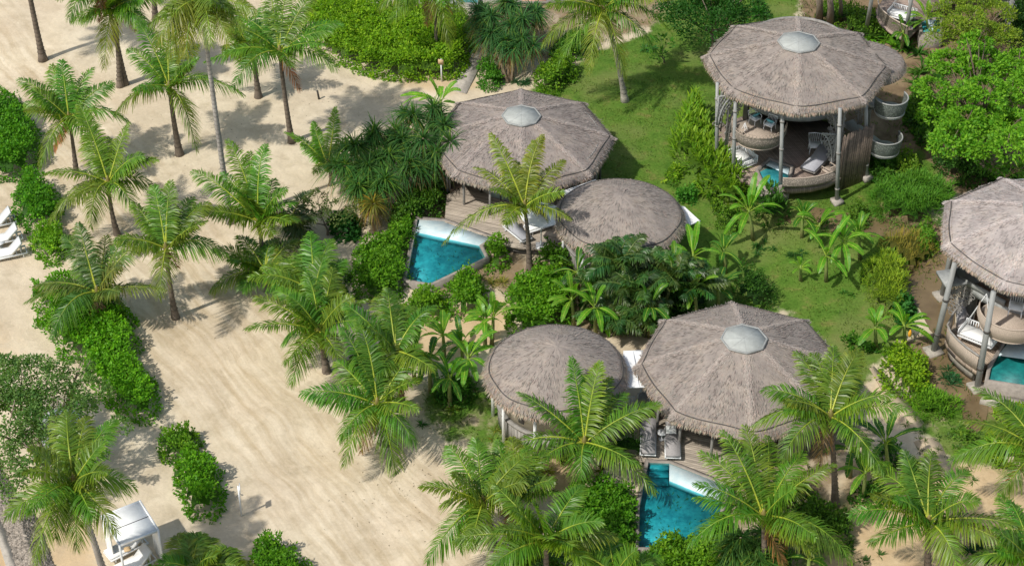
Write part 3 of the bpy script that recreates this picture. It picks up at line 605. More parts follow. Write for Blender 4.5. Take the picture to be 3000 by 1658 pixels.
# ================================================================== thatched roofs
def roof(parent, C, ze, R, r0, rise, n, ang, seed=0, sky=True, convex=1.12, tint=(.275,.243,.222), fr=1., name='roof', rope=True, density=1.):
    r = rs(seed+50); K = 6 if n <= 10 else 2; A = n*K; M = 16
    th = ang+np.arange(A)*2*PI/A
    def rad(a): 
        if n > 10: return np.ones_like(a)
        q = (a-ang) % (2*PI/n)-PI/n; return (math.cos(PI/n)/np.cos(q))*.88+.12
    def zr(t): return ze+rise*(1-np.clip(t, 0, 1)**convex)-.16*np.clip((t-.93)/.07, 0, 1)**1.5
    def pt(a, t):
        ridge = np.exp(-(np.minimum((a-ang) % (2*PI/n), (2*PI/n)-((a-ang) % (2*PI/n)))*R*t/.22)**2)*.05 if n <= 10 else 0
        rr = (r0+(R-r0)*t)*(rad(a)*1. if True else 1); return np.stack([C[0]+rr*np.cos(a), C[1]+rr*np.sin(a), zr(t)+ridge*np.ones_like(a)], -1)
    mb = MB(); T = np.linspace(0, 1, M)
    rows = np.array([pt(th, np.full(A, t)) for t in T]); rows[1:-1] += r.normal(0, .014, rows[1:-1].shape)
    under = rows[-1]-V(0,0,.28); inner = np.stack([C[0]+.3*(under[:,0]-C[0]), C[1]+.3*(under[:,1]-C[1]), np.full(A, ze+rise*.55)], -1)
    allr = np.concatenate([rows, under[None], inner[None]]); nr = len(allr)
    f = [(i*A+j, i*A+(j+1) % A, (i+1)*A+(j+1) % A, (i+1)*A+j) for i in range(nr-1) for j in range(A)]
    colr = np.tile(np.array(tint), (nr*A, 1))*r.uniform(.9, 1.1, (nr*A, 1)); mb.add(allr.reshape(-1, 3), f, colr)
    if not sky: mb.add(np.vstack([rows[0], [[C[0], C[1], ze+rise+.04]]]), [(j, (j+1) % A, A) for j in range(A)], tint)
    # straws lying down the slope
    ns = int(260*R*R*density); t = np.sqrt(r.rand(ns))*.97+.02; a = r.uniform(0, 2*PI, ns)
    p = pt(a, t); q = pt(a+r.normal(0, .02, ns), np.minimum(1.02, t+.09)); D = q-p; D /= np.linalg.norm(D, axis=1)[:, None]
    D += r.normal(0, .13, (ns, 3)); D[:, 2] += .03; nn = np.cross(np.stack([-np.sin(a), np.cos(a), 0*a], -1), D); nn *= np.sign(nn[:, 2:3]); nn = nn+r.normal(0, .1, (ns, 3))
    Cc = jit(tint, r, ns, .09)
    pat = np.sin(a*3.1+t*7)*np.sin(a*1.7-t*4+seed)+r.normal(0, .35, ns)
    Cc *= np.where(pat[:, None] > .45, 1.07, np.where(pat[:, None] < -.5, .93, 1.)); w = r.rand(ns) < .10; Cc[w] = Cc[w]*np.array([1.22,1.2,1.17]); Cc[r.rand(ns) < .04] *= .7
    leaves(mb, p+ZDIR*.012, D, nn, r.uniform(.16, .36, ns), r.uniform(.025, .05, ns), Cc)
    if n <= 10:   # woven ridge caps running down each hip
        for i in range(n):
            m = int(300*(R-r0)); t = r.rand(m); a_ = ang+i*2*PI/n+r.normal(0, .10, m)/(r0+(R-r0)*t); p = pt(a_, t); q = pt(a_, t+.08)
            D = q-p; D /= np.linalg.norm(D, axis=1)[:, None]; D += r.normal(0, .1, (m, 3))
            leaves(mb, p+ZDIR*.025, D, np.tile(ZDIR, (m,1))+r.normal(0,.15,(m,3)), r.uniform(.12,.28,m), .04, jit(np.array(tint)*1.38, r, m, .07))
    # ragged hanging fringe
    for lay in range(4):
        m = int(2*PI*R*48*density); a = r.uniform(0, 2*PI, m); p = pt(a, np.full(m, 1.-.035*lay)); rd = np.stack([np.cos(a), np.sin(a), np.zeros(m)], -1)
        D = rd*r.uniform(.15,.75,m)[:, None]-ZDIR*1.+r.normal(0, .15, (m, 3)); p = p+ZDIR*.015*lay
        cf = jit((.37,.31,.25), r, m, .22); leaves(mb, p, D, rd, r.uniform(.15, .34, m)*fr, r.uniform(.022,.045,m), cf)
    ro = mb.build(name, 'thatch', parent)
    if rope:
        a = np.linspace(0, 2*PI, 121); p = pt(a, .925+.008*np.sin(a*9+seed)); mb = MB(); mb.tube(p+ZDIR*.02, .032, 5, cap=False); mb.build('rope_binding', 'dark_wood', ro)
    if sky:
        mb = MB(); ns_ = 8 if n == 8 else 10; a = ang+np.arange(ns_)*2*PI/ns_; zt = ze+rise; rr = r0*1.12
        mb.tube([V(C[0]+rr*math.cos(q), C[1]+rr*math.sin(q), zt+.10) for q in list(a)+[a[0]]], .06, 6, cap=False)
        for q in a: mb.tube([V(C[0]+rr*math.cos(q), C[1]+rr*math.sin(q), zt+.125), V(C[0], C[1], zt+.165)], .005, 4)
        mb.build('skylight_frame', 'grey_pole', ro)
        mb = MB(); vv = [V(C[0]+rr*math.cos(q), C[1]+rr*math.sin(q), zt+.12) for q in a]+[V(C[0], C[1], zt+.165)]
        vv += [q-ZDIR*.12 for q in vv[:ns_]]
        mb.add(vv, [(i, (i+1) % ns_, ns_) for i in range(ns_)]+[(i, ns_+1+i, ns_+1+(i+1) % ns_, (i+1) % ns_) for i in range(ns_)]); mb.build('skylight', 'skylight_glass', ro)
    return ro
def ringwall(mb, C, R, z0, z1, a0, a1, k=16, th=.1, R1=None):
    R1 = R if R1 is None else R1; a = np.linspace(a0, a1, k); v = []
    for rr, z in ((R, z0), (R1, z1), (R1-th, z1), (R-th, z0)): v.append(np.stack([C[0]+rr*np.cos(a), C[1]+rr*np.sin(a), np.full(k, z)], -1))
    v = np.stack(v, 1).reshape(-1, 3); f = [(4*i+j, 4*i+(j+1) % 4, 4*i+4+(j+1) % 4, 4*i+4+j) for i in range(k-1) for j in range(4)]+[(0,1,2,3), tuple(4*(k-1)+j for j in (3,2,1,0))]
    mb.add(v, f)
def inset(poly, d):   # offset a polygon outward
    p = np.array([q[:2] for q in poly]); k = len(p)
    if sum(p[i][0]*p[(i+1) % k][1]-p[(i+1) % k][0]*p[i][1] for i in range(k)) < 0: p = p[::-1]
    o = []
    for i in range(k):
        a = unit(p[i]-p[i-1]); b = unit(p[(i+1) % k]-p[i]); na = V(a[1], -a[0]); nb = V(b[1], -b[0]); m = na+nb; m = m/(m @ m)*2*1.; o.append(p[i]+m*d)
    return np.array(o)
def pool(label, WP, LP, outline, zt=.58, wat='pool_water', tile='pool_tiles', steps=None, bm=-.1, fl=None):
    c = np.mean([q for q in outline], axis=0); c[2] = 0; t_ = thing('swimming_pool', label, 'pool', c)
    inn = inset(outline, 0.0); out = inset(outline, .19); k = len(inn); mb = MB()
    v = np.vstack([np.c_[out, np.full(k, bm)], np.c_[out, np.full(k, zt)], np.c_[inn, np.full(k, zt)], np.c_[inn, np.full(k, bm)]])
    mb.add(v, [(r_*k+i, r_*k+(i+1) % k, (r_+1)*k+(i+1) % k, (r_+1)*k+i) for r_ in range(3) for i in range(k)]); mb.build('pool_coping', 'pool_coping', t_)
    mb = MB(); fl = zt-.38 if fl is None else fl; mb.prism(inset(outline, .002), fl-.12, fl-.05); mb.build('pool_floor', tile, t_)
    mb = MB(); mb.prism([q for q in LP], fl, zt-.065); mb.build('pool_ledge', 'pool_ledge_tiles', t_)
    if steps:
        mb = MB()
        for i, s in enumerate(steps): mb.prism(s, fl-.04, fl+.06*(len(steps)-i))
        mb.build('pool_steps', tile, t_)
    mb = MB(); q = inset(outline, -.003); mb.add(np.c_[q, np.full(k, zt-.08)], [tuple(range(k))]); mb.build('pool_surface', wat, t_)
    return t_
def post(mb, p, z0, z1, r=.08, q=None): 
    q = p if q is None else q; mb.tube([V(p[0], p[1], z0), V(q[0], q[1], z1)], r, 8)
def deck(label, pp, z, mat='decking', z0=.0, name='timber_deck'):
    P = [g(x, y, z) for x, y in pp]; c = np.mean(P, axis=0); c[2] = 0; t_ = thing(name, label, 'deck', c)
    mb = MB(); mb.prism(P, z-.09, z); mb.build('deck_boards', mat, t_); mb = MB(); q = inset(P, -.12); mb.prism(q, z0-.1, z-.095); mb.build('deck_skirt', 'dark_wood', t_); return t_

# ---------------- furniture (local coordinates, x = along the length)
def lounger(label, loc, rz, mat='grey_fabric', frame='white_paint', back=.55, s=1., group='sun loungers', pillow=None, L=1.95, W=.66):
    t_ = thing('sun_lounger', label, 'sun lounger', loc, group, rz, True); mb = MB(); L *= s; W *= s
    for y in (-W/2, W/2): mb.box((0, y, .26), (L, .06, .09))
    for x in np.linspace(-L/2+.03, L/2-.03, 5): mb.box((x, 0, .25), (.05, W, .05))
    mb.build('frame', frame, t_)
    for x in (-L/2+.25, L/2-.25):
        for y in (-W/2+.02, W/2-.02): mb = MB(); mb.box((x, y, .11), (.06, .06, .22)); mb.build('leg', frame, t_)
    h = .13; xb = L*.12; bl = L*.40; a = back; mb = MB(); ys = (-W/2+.01, W/2-.01)
    prof = [(-L/2+.02, .31), (xb, .31), (xb+bl*math.cos(a), .31+bl*math.sin(a))]; n_ = [(0,1), (-math.sin(a/2), math.cos(a/2)), (-math.sin(a), math.cos(a))]
    v = []
    for (x, z), (nx_, nz) in zip(prof, n_):
        for y in ys: v.append((x, y, z))
        for y in ys[::-1]: v.append((x+nx_*h, y, z+nz*h))
    mb.add(v, [(4*i+j, 4*i+(j+1) % 4, 4*i+4+(j+1) % 4, 4*i+4+j) for i in range(2) for j in range(4)]+[(3,2,1,0),(8,9,10,11)]); mb.build('mattress', mat, t_)
    mb = MB(); mb.box((xb+bl*.8*math.cos(a), 0, .16+bl*.4*math.sin(a)), (.04, W*.7, .3+bl*.5*math.sin(a))); mb.build('back_support', frame, t_)
    return t_
def cushion(label, loc, rz, mat, size=(.45,.45,.14), tilt=.6, name='cushion'):
    t_ = MB(); k = 7; X_, Y_ = np.meshgrid(np.linspace(-1,1,k), np.linspace(-1,1,k)); bul = (1-X_**2)**.5*(1-Y_**2)**.5
    top = np.c_[(X_*size[0]/2).ravel(), (Y_*size[1]/2).ravel(), (bul*size[2]/2).ravel()]; bot = top*V(1,1,-1)
    f = np.array([(j*k+i, j*k+i+1, (j+1)*k+i+1, (j+1)*k+i) for j in range(k-1) for i in range(k-1)])
    R_ = np.array(Matrix.Rotation(rz, 3, 'Z') @ Matrix.Rotation(-tilt, 3, 'Y')).T
    t_.add(top @ R_+loc, f); t_.add(bot @ R_+loc, f[:, ::-1]); return tag(t_.build(name, mat, smooth=True, loc=V(*loc)), label, 'cushion')
def chair(label, loc, rz, mat='white_paint', s=1., seatmat=None, group=None, name='armchair'):
    t_ = thing(name, label, 'chair', loc, group, rz, True)
    for x in (-.26*s, .26*s):
        for y in (-.27*s, .27*s): mb = MB(); mb.tube([(x*1.1, y*1.1, 0), (x, y, .42*s)], .025*s, 6); mb.build('leg', mat, t_)
    mb = MB(); mb.box((0,0,.43*s), (.6*s,.6*s,.08*s)); mb.build('seat', seatmat or mat, t_)
    mb = MB()
    for y in np.linspace(-.3, .3, 7): mb.tube([(-.28*s, y*s, .45*s), (-.38*s, y*1.08*s, .9*s)], .016*s, 5)
    mb.tube([(-.38*s, -.34*s, .9*s), (-.41*s, 0, .92*s), (-.38*s, .34*s, .9*s)], .03*s, 6); mb.build('backrest', mat, t_)
    for y in (-.31*s, .31*s): mb = MB(); mb.tube([(-.34*s, y, .68*s), (.26*s, y, .66*s), (.27*s, y, .43*s)], .028*s, 6); mb.build('armrest', mat, t_)
    return t_
def table(label, loc, R=.25, h=.5, mat='white_paint', name='side_table'):
    t_ = thing(name, label, 'table', loc, None, 0, True); mb = MB(); a = np.linspace(0, 2*PI, 21)[:-1]
    mb.prism([(R*math.cos(q), R*math.sin(q)) for q in a], h-.04, h); mb.build('tabletop', mat, t_)
    mb = MB(); mb.tube([(0,0,0),(0,0,.03),(0,0,.05),(0,0,h-.04)], [R*.7,R*.7,.04,.04], 10); mb.build('pedestal', mat, t_); return t_
def swing_bed(label, loc, rz, top, L=1.9, W=1.0, mat='white_paint'):
    t_ = thing('swing_bed', label, 'swing bed', loc, 'white swing beds in the stilted villas', rz, True); mb = MB()
    for x in np.linspace(-L/2, L/2, 15): mb.box((x, 0, .02), (.07, W, .04))
    for y in (-W/2, W/2): mb.box((0, y, 0), (L, .06, .09))
    mb.build('bed_frame', mat, t_); mb = MB()
    for x in np.linspace(-L/2, L/2, 15): mb.box((x, W/2+.02, .28), (.05, .03, .42))
    mb.box((0, W/2+.02, .5), (L+.05, .05, .06))
    for x in (-L/2, L/2):
        for y in np.linspace(-W/2, W/2, 8): mb.box((x, y, .22), (.03, .05, .3))
        mb.box((x, 0, .38), (.05, W, .05))
    mb.build('side_rails', mat, t_); mb = MB(); mb.box((0,0,.12), (L-.1, W-.1, .13)); mb.build('mattress', 'white_fabric', t_)
    for x in (-L/2, L/2):
        for y in (-W/2, W/2): mb = MB(); mb.tube([(x, y, .05), (0, 0, top)], .018, 5); mb.build('rope', mat, t_)
    return t_

# ================================================================== VILLAS ON THE GROUND
def plank_wall(mb, C, R, z0, z1, a0, a1, n=None):
    k = max(2, int(abs(a1-a0)*R/.22)); a = np.linspace(a0, a1, k)
    for i, q in enumerate(a): mb.box((C[0]+R*math.cos(q), C[1]+R*math.sin(q), (z0+z1)/2), (.05+.02*(i % 2), .205, z1-z0), q)
def villa(label, C, R, r0, rise, ang, seed, a_open, zf=.55, ze=3.0, tint=(.275,.243,.222)):
    t_ = thing('thatched_villa', label, 'villa', (C[0], C[1], 0)); roof(t_, C, ze, R, r0, rise, 8, ang, seed, tint=tint)
    W = R-.95; a0, a1 = a_open
    mb = MB(); plank_wall(mb, C, W, .0, ze+.25, a1, a0+2*PI); mb.build('wall', 'weathered_wood', t_)
    mb = MB(); a = np.linspace(0, 2*PI, 33)[:-1]; mb.prism([(C[0]+W*math.cos(q), C[1]+W*math.sin(q)) for q in a], -.1, zf-.012); mb.build('floor', 'brown_wood', t_)
    mb = MB(); ringwall(mb, C, W-1.6, zf-.01, ze+.3, a0-.1, a1+.1, 14, .08); mb.build('inner_wall', 'cream_wall', t_)
    for i, q in enumerate(np.linspace(a0+.12, a1-.12, 3)):
        mb = MB(); c = (C[0]+(W-1.5)*math.cos(q), C[1]+(W-1.5)*math.sin(q)); mb.box((c[0], c[1], 1.65), (.05, 1.25, 2.1), q); dr = mb.build('glass_door', 'blue_glass', t_)
        mb = MB()
        for o in (-.64, 0, .64): mb.box((c[0]-o*math.sin(q), c[1]+o*math.cos(q), 1.65), (.09, .06, 2.16), q)
        mb.build('door_frame', 'dark_wood', dr)
    for i in range(16):
        q = ang+i*PI/8; mb = MB(); post(mb, (C[0]+(R-.8)*math.cos(q), C[1]+(R-.8)*math.sin(q)), -.1, ze+.12, .075); mb.build('post', 'weathered_wood', t_)
    return t_
def hut(label, C, R, rise, seed, a_panel, ze=2.9):
    t_ = thing('round_hut', label, 'hut', (C[0], C[1], 0), 'round thatched huts beside the villas'); roof(t_, C, ze, R, .12, rise, 28, .3, seed, sky=False, convex=1.55, fr=1.15)
    W = R-.7; mb = MB(); plank_wall(mb, C, W, .0, 1.35, 0, 2*PI); mb.build('plank_base', 'weathered_wood', t_)
    mb = MB(); ringwall(mb, C, W-.1, 1.35, ze+.3, 0, 2*PI, 40, .1); mb.build('wall', 'cream_wall', t_)
    mb = MB(); ringwall(mb, C, W+.14, 1.32, 1.42, 0, 2*PI, 40, .3); mb.build('ledge', 'weathered_wood', t_)
    for i in range(10):
        q = a_panel+i*2*PI/10; mb = MB(); post(mb, (C[0]+(R-.42)*math.cos(q), C[1]+(R-.42)*math.sin(q)), -.1, ze-.1, .085); mb.build('post', 'white_paint', t_)
    for q in (a_panel+.33, a_panel+1.6):
        mb = MB(); mb.box((C[0]+(W+.02)*math.cos(q), C[1]+(W+.02)*math.sin(q), 2.05), (.06, .32, .5), q); mb.build('window', 'dark_metal', t_)
    return t_
CA = g(1527,405,3.0); CB = g(2172,1076,3.0); CA2 = g(1816,632,2.9); CB2 = g(1629,1082,3.3)
pi4 = PI/4
villa('large thatched villa with pale round skylight behind the single palm by the triangular pool', CA, 5.55, 1.02, 1.45, 0, 1, (-2.75, -1.2), tint=(.27,.238,.222))
villa('largest front thatched villa with octagonal skylight above the two grey loungers', CB, 5.38, 1.02, 1.75, 0, 2, (-2.85, -1.2))
hut('small round thatched hut beside the white parasol and triangular pool', CA2, 3.68, 1.35, 3, 4.0)
hut('small round thatched hut with cream panels and white posts, left of the front villa', CB2, 3.6, 1.5, 4, 3.74, 3.3)
# canopies
def canopy(label, pts, name='fabric_canopy', mat='white_fabric', sag=.12):
    P = [g(x, y, z) for x, y, z in pts]; c = np.mean(P, axis=0); mb = MB(); k = 9
    v = []; 
    for j in range(k):
        for i in range(k):
            s, t = i/(k-1), j/(k-1); p = (P[0]*(1-s)+P[1]*s)*(1-t)+(P[3]*(1-s)+P[2]*s)*t; v.append(p-ZDIR*sag*math.sin(PI*s)*math.sin(PI*t))
    v = np.array(v); f = np.array([(j*k+i, j*k+i+1, (j+1)*k+i+1, (j+1)*k+i) for j in range(k-1) for i in range(k-1)]); mb.add(v, f); mb.add(v-ZDIR*.03, f[:, ::-1])
    t_ = thing(name, label, 'canopy', V(c[0], c[1], 0)); mb.build('fabric', mat, t_, True)
    mb = MB()
    for a, b in ((0,1),(3,2)): mb.tube([P[a]+ZDIR*.02, P[b]+ZDIR*.02], .03, 6)
    mb.tube([(P[0]+P[1])/2+ZDIR*.0, (P[2]+P[3])/2+ZDIR*.0], .02, 6); mb.build('frame', 'white_paint', t_); return t_
canopy('white fabric canopy bridging the front round hut and front villa', [(1826,1030,2.85),(1884,1028,2.85),(1922,1133,2.75),(1822,1137,2.75)])
canopy('white canopy strip between the large villa and the round hut behind the palm', [(1650,562,2.6),(1745,528,2.6),(1760,545,2.55),(1670,590,2.55)])
canopy('grey white awning corner jutting out right of the small round hut', [(1960,600,2.2),(2008,608,2.2),(2052,648,2.1),(1990,672,2.1)], sag=.02)
# deck and pool one
deck('pale timber deck running from the villa to the triangular pool', [(1308,572),(1303,650),(1444,699),(1452,712),(1520,728),(1700,738),(1800,745),(1880,640),(1760,540),(1620,500),(1400,520)], .55)
pool('triangular turquoise pool with pale shallow shelf, behind the green shrubs', P1W, P1L, [g(*N(5,x,y), .5) for x, y in [(530,222),(720,235),(1045,350),(960,408),(1004,490),(620,672),(450,642)]])
pool('turquoise pool with white shelf in front of the two grey loungers', P2W, P2L, [g(*q, .5) for q in [(1900,1355),(1961,1357),(2130,1424),(2100,1535),(2010,1605),(1872,1605),(1874,1480)]],
     steps=[[g(*q, .2)[:2] for q in s] for s in ([(1905,1362),(1958,1364),(1958,1382),(1903,1380)], [(1903,1382),(1958,1384),(1958,1402),(1901,1400)], [(1901,1402),(1958,1404),(1958,1424),(1899,1420)])])
deck('weathered timber deck with grey loungers beside the front pool', [(1868,1150),(1874,1350),(1962,1354),(2132,1420),(2250,1390),(2260,1300),(2120,1200),(1990,1150)], .55)
lz = .55
A = g(1899,1283,.85); lounger('left of two grey cushioned loungers with white frames facing the front pool', (A[0], A[1]-.1, lz), PI/2-.075, back=.5, L=2.25, W=.74, group='grey loungers by the front pool')
A = g(1970,1292,.85); lounger('grey cushioned lounger holding a white pillow, right of the round table', (A[0], A[1]-.1, lz), PI/2-.05, back=.5, L=2.2, W=.74, group='grey loungers by the front pool')
A = g(1966,1258,1.35); cushion('white square pillow resting on the right grey lounger', A, PI/2, 'white_fabric', (.42,.5,.16), .5)
A = g(1939,1270,.9); table('small round white table between the two grey loungers', (A[0], A[1], lz), .24, .45)
A = g(1992,1252,.6); lounger('red cushioned seat at the deck edge behind the right grey lounger', (A[0]-.1, A[1]+1.0, lz), PI/2, 'red_fabric', 'brown_wood', .9, L=1.1, W=.9, group='seats under the front villa eave')
A = g(1850,1215,.6); chair('white armchair in the shade under the canopy beside the front villa', (A[0], A[1], lz), -1.2, seatmat='white_fabric')
A = g(1890,1180,.6); chair('pale armchair deepest under the canopy by the front villa wall', (A[0], A[1], lz), -2.0, seatmat='grey_fabric')
# parasol, loungers on deck one
def parasol(label, base, zc, R, mat='white_fabric'):
    B = g(*base, .55); t_ = thing('parasol', label, 'parasol', B); mb = MB(); a = np.arange(8)*PI/4; top = B+V(0,0,zc)
    rim = [top+V(R*math.cos(q), R*math.sin(q), -.5) for q in a]; v = rim+[top]+[p-ZDIR*.03 for p in rim]+[top-ZDIR*.03]
    mb.add(v, [(i, (i+1) % 8, 8) for i in range(8)]+[(9+(i+1) % 8, 9+i, 17) for i in range(8)]); mb.build('canopy', mat, t_)
    mb = MB(); mb.tube([B, top], .03, 8); mb.build('pole', 'white_paint', t_)
    for p in rim: mb = MB(); mb.tube([p-ZDIR*.05, top-ZDIR*.08], .014, 4); mb.build('rib', 'weathered_wood', t_)
    mb = MB(); mb.box(B+V(0,0,.04), (.6,.6,.08)); mb.tube([B+V(0,0,.08), B+V(0,0,.4)], .06, 8); mb.build('base', 'white_paint', t_); return t_
parasol('white parasol on the timber deck, behind the lone palm trunk', (1585,722), 2.7, 1.25)
A = g(1536,690,.8); lounger('white lounger on the timber deck left of the palm trunk', (A[0]-.4, A[1]+.3, lz), 2.2, 'pale_grey_fabric', group='white loungers under the parasol')
A = g(1590,675,.8); lounger('white lounger on the timber deck right of the palm trunk', (A[0]-.1, A[1]+.5, lz), .5, 'white_fabric', group='white loungers under the parasol')

# ================================================================== STILTED TOWER VILLAS
def lattice(mb, P0, U_, W_, w, h, r, cell=.34, mask=None, rad=.022):
    """wood fretwork: rings and struts inside a w x h panel, spanned by unit vectors U_, W_"""
    for j in range(int(h/cell)+1):
        for i in range(int(w/cell)+1):
            x = (i+.5*(j % 2))*cell; y = j*cell*.9
            if x > w or y > h or (mask and not mask(x/w, y/h)): continue
            rr = cell*r.uniform(.34, .5); c = P0+U_*x+W_*y; a = np.linspace(0, 2*PI, 8)
            mb.tube([c+(U_*math.cos(q)+W_*math.sin(q))*rr for q in a], rad, 4, cap=False)
            if r.rand() < .5: mb.tube([c+(U_*math.cos(q)+W_*math.sin(q))*rr*.45 for q in a], rad*.8, 4, cap=False)
def basket(t_, c, R, z0, z1, a0, a1, mat, k=22, flare=1.12, rail='rattan', name='balustrade'):
    a = np.linspace(a0, a1, k); mb = MB(); lay = [(R*.86, z0), (R*.97, z0+(z1-z0)*.35), (R*1.03, z0+(z1-z0)*.7), (R*flare*.96, z1)]
    v = np.array([[c[0]+rr*math.cos(q), c[1]+rr*math.sin(q), z] for rr, z in lay for q in a]); v2 = v.copy(); v2[:, :2] = c[:2]+(v2[:, :2]-c[:2])*.975
    f = np.array([(j*k+i, j*k+i+1, (j+1)*k+i+1, (j+1)*k+i) for j in range(3) for i in range(k-1)]); mb.add(v, f); mb.add(v2, f[:, ::-1]); b = mb.build(name, mat, t_, True)
    mb = MB(); mb.tube([V(c[0]+R*flare*.96*math.cos(q), c[1]+R*flare*.96*math.sin(q), z1+.02) for q in a], .045, 6)
    mb.tube([V(c[0]+R*.87*math.cos(q), c[1]+R*.87*math.sin(q), z0) for q in a], .04, 6)
    mb.build('top_rail', rail, b); return b
def disc(t_, name, c, R, z, mat, a0=0, a1=2*PI, th=.12):
    a = np.linspace(a0, a1, 25); a = a[:-1] if a1-a0 > 6.28 else a; mb = MB(); mb.prism([(c[0]+R*math.cos(q), c[1]+R*math.sin(q)) for q in a], z-th, z); return mb.build(name, mat, t_)
def tower(label, C, R, yaw, seed, posts, tint=(.275,.243,.222), side_roof=True, skyang=0., deckz=1.0):
    r = rs(seed); t_ = thing('stilted_villa', label, 'villa', (C[0], C[1], 0), 'stilted thatched tower villas')
    ze = 6.35; ro = roof(t_, C, ze, R, 1.10, 1.28, 8, skyang, seed, tint=tint)
    cy, sy = math.cos(yaw), math.sin(yaw)
    def w(x, y, z=0.): return V(C[0]+x*cy-y*sy, C[1]+x*sy+y*cy, z)
    if side_roof:
        roof(t_, w(4.35, 1.0), ze-.45, 2.35, .1, .7, 24, .2, seed+7, sky=False, tint=tint, name='side_roof', rope=False)
    for (b, tp) in posts:
        mb = MB(); B = w(*b); T = w(*tp, 6.3); mb.tube([B-ZDIR*.1, T], [.125, .105], 10)
        po = mb.build('post', 'grey_pole', t_, True); mb = MB(); mb.box(B+V(0,0,.12), (.6,.6,.34), .4); mb.build('footing', 'concrete', po)
        for q in (1.0, 3.4, 5.2):
            mb = MB(); p = lerp(B, T, q/6.3); mb.tube([p-ZDIR*.05, p+ZDIR*.05], .145, 8); mb.build('collar', 'weathered_wood', po)
    # lower deck: rounded plank floor with woven front
    disc(t_, 'lower_deck', w(-.45, -1.25), 4.3, deckz, 'tower_decking', th=.3)
    basket(t_, w(-.45, -1.25), 4.6, deckz-.1, deckz+.85, yaw-1.71, yaw-.98, 'weave_tan', 20, 1.0)
    # stairs to the upper floor, upper floor, walls
    zu = 3.75
    disc(t_, 'upper_floor', w(.4, 1.7), 3.5, zu, 'brown_wood', th=.34)
    mb = MB(); ringwall(mb, w(.4, 1.7), 3.54, zu-.4, zu-.02, 0, 2*PI, 40, .09); mb.build('floor_rim', 'grey_pole', t_)
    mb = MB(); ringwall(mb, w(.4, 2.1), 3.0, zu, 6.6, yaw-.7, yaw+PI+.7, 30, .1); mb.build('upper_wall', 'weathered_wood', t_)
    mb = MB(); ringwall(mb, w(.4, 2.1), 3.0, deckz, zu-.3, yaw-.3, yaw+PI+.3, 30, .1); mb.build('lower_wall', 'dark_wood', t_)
    for i, q in enumerate(np.linspace(-2.35, -.85, 5)):
        mb = MB(); c = w(.4+2.55*math.cos(q), 2.1+2.55*math.sin(q), 5.1); mb.box(c, (.04, .62, 2.5), yaw+q); gl = mb.build('glass_door', 'blue_glass', t_)
        mb = MB()
        for o in (-.33, .33): mb.box(c+V(-o*math.sin(yaw+q), o*math.cos(yaw+q), 0), (.09,.07,2.6), yaw+q)
        mb.build('door_frame', 'grey_pole', gl)
    # upper balcony bulge, front left
    zb = 3.4; cb = w(-2.35, -3.05); disc(t_, 'balcony_floor', cb, 1.5, zb-.02, 'rattan', th=.12); basket(t_, cb, 1.6, zb-.35, zb+.5, yaw+PI*.86, yaw+PI*2.0, 'weave_tan', 24, 1.02)
    mb = MB(); rr_ = 1.62
    for i in range(26):
        q = yaw+PI*.9+i*PI*1.06/25; c = cb+V(math.cos(q)*rr_, math.sin(q)*rr_, zb+.68); u = V(-math.sin(q), math.cos(q), 0); a = np.linspace(0, 2*PI, 8)
        mb.tube([c+(u*math.cos(s_)+ZDIR*math.sin(s_))*.12 for s_ in a], .018, 4, cap=False)
    mb.build('fretwork_rail', 'rattan', t_)
    # arched fretwork brackets beside the posts
    for (b, z0, z1, wd, flip) in ((( -4.15, -2.3), 2.0, 5.2, 1.15, 1), ((2.55, -3.35), 1.6, 5.0, -1.25, -1), ((4.0,-1.3), 2.8, 5.4, -1.3, -1)):
        P0 = w(b[0], b[1], z1); U_ = unit(w(b[0]+flip*1., b[1]+.55)-w(*b[:2])); hh = z1-z0
        mb = MB(); lattice(mb, P0, U_, -ZDIR, abs(wd), hh, r, .26, lambda x, y: x < .98-y*.85, .028)
        arc = [P0+U_*abs(wd)*(1.02-.9*math.sin(q)**1.0*1.0)-ZDIR*hh*(1-math.cos(q)) for q in np.linspace(0, PI/2, 10)]
        mb.tube(arc, .06, 6); mb.tube([P0, P0+U_*abs(wd)], .06, 6); mb.tube([P0, P0-ZDIR*hh], .06, 6); mb.build('fretwork_bracket', 'weathered_wood', t_)
    # slatted screen wall on the right
    pa, pb = w(2.45, -4.35), w(4.5, -2.9); mb = MB()
    for i in range(30):
        p = lerp(pa, pb, (i+.5)/30); mb.box((p[0], p[1], 1.9+r.uniform(-.12,.12)), (.074, .03+.03*(i % 2), 4.0), math.atan2(pb[1]-pa[1], pb[0]-pa[0]), np.array((.19,.145,.115))*r.uniform(.6,1.3))
    mb.build('slatted_screen', 'slat_wood', t_)
    # round side balconies
    for z, cc in ((4.25, g(2606,322,4.25)), (1.85, g(2590,436,1.85))):
        cc = V(cc[0], cc[1], 0.); disc(t_, 'side_balcony', cc, .92, z, 'rattan_grey', th=.1); basket(t_, cc, .98, z-.15, z+.9, yaw-PI*.95, yaw+.55, 'weave_green', 20, 1.05, 'rattan_grey')
        mb = MB(); mb.tube([cc+ZDIR*(z-.1), w(4.6, .4, z-1.3)], .07, 6); mb.build('strut', 'grey_pole', t_)
        mb = MB(); e_ = w(3.6, .6)-w(0,0)+V(C[0], C[1], 0); q_ = (cc+V(e_[0], e_[1], 0))/2; d_ = cc-V(e_[0], e_[1], 0); mb.box((q_[0], q_[1], z-.09), (np.linalg.norm(d_[:2]), .9, .12), math.atan2(d_[1], d_[0])); mb.build('walkway', 'rattan_grey', t_)
    mb = MB(); p = w(5.0, 1.2); mb.tube([p, p+ZDIR*6.2], .13, 8); mb.tube([w(5.0,-.6), w(4.9,-.2,1.6)], .07, 6); mb.build('post', 'grey_pole', t_)
    # hoops and ties
    mb = MB()
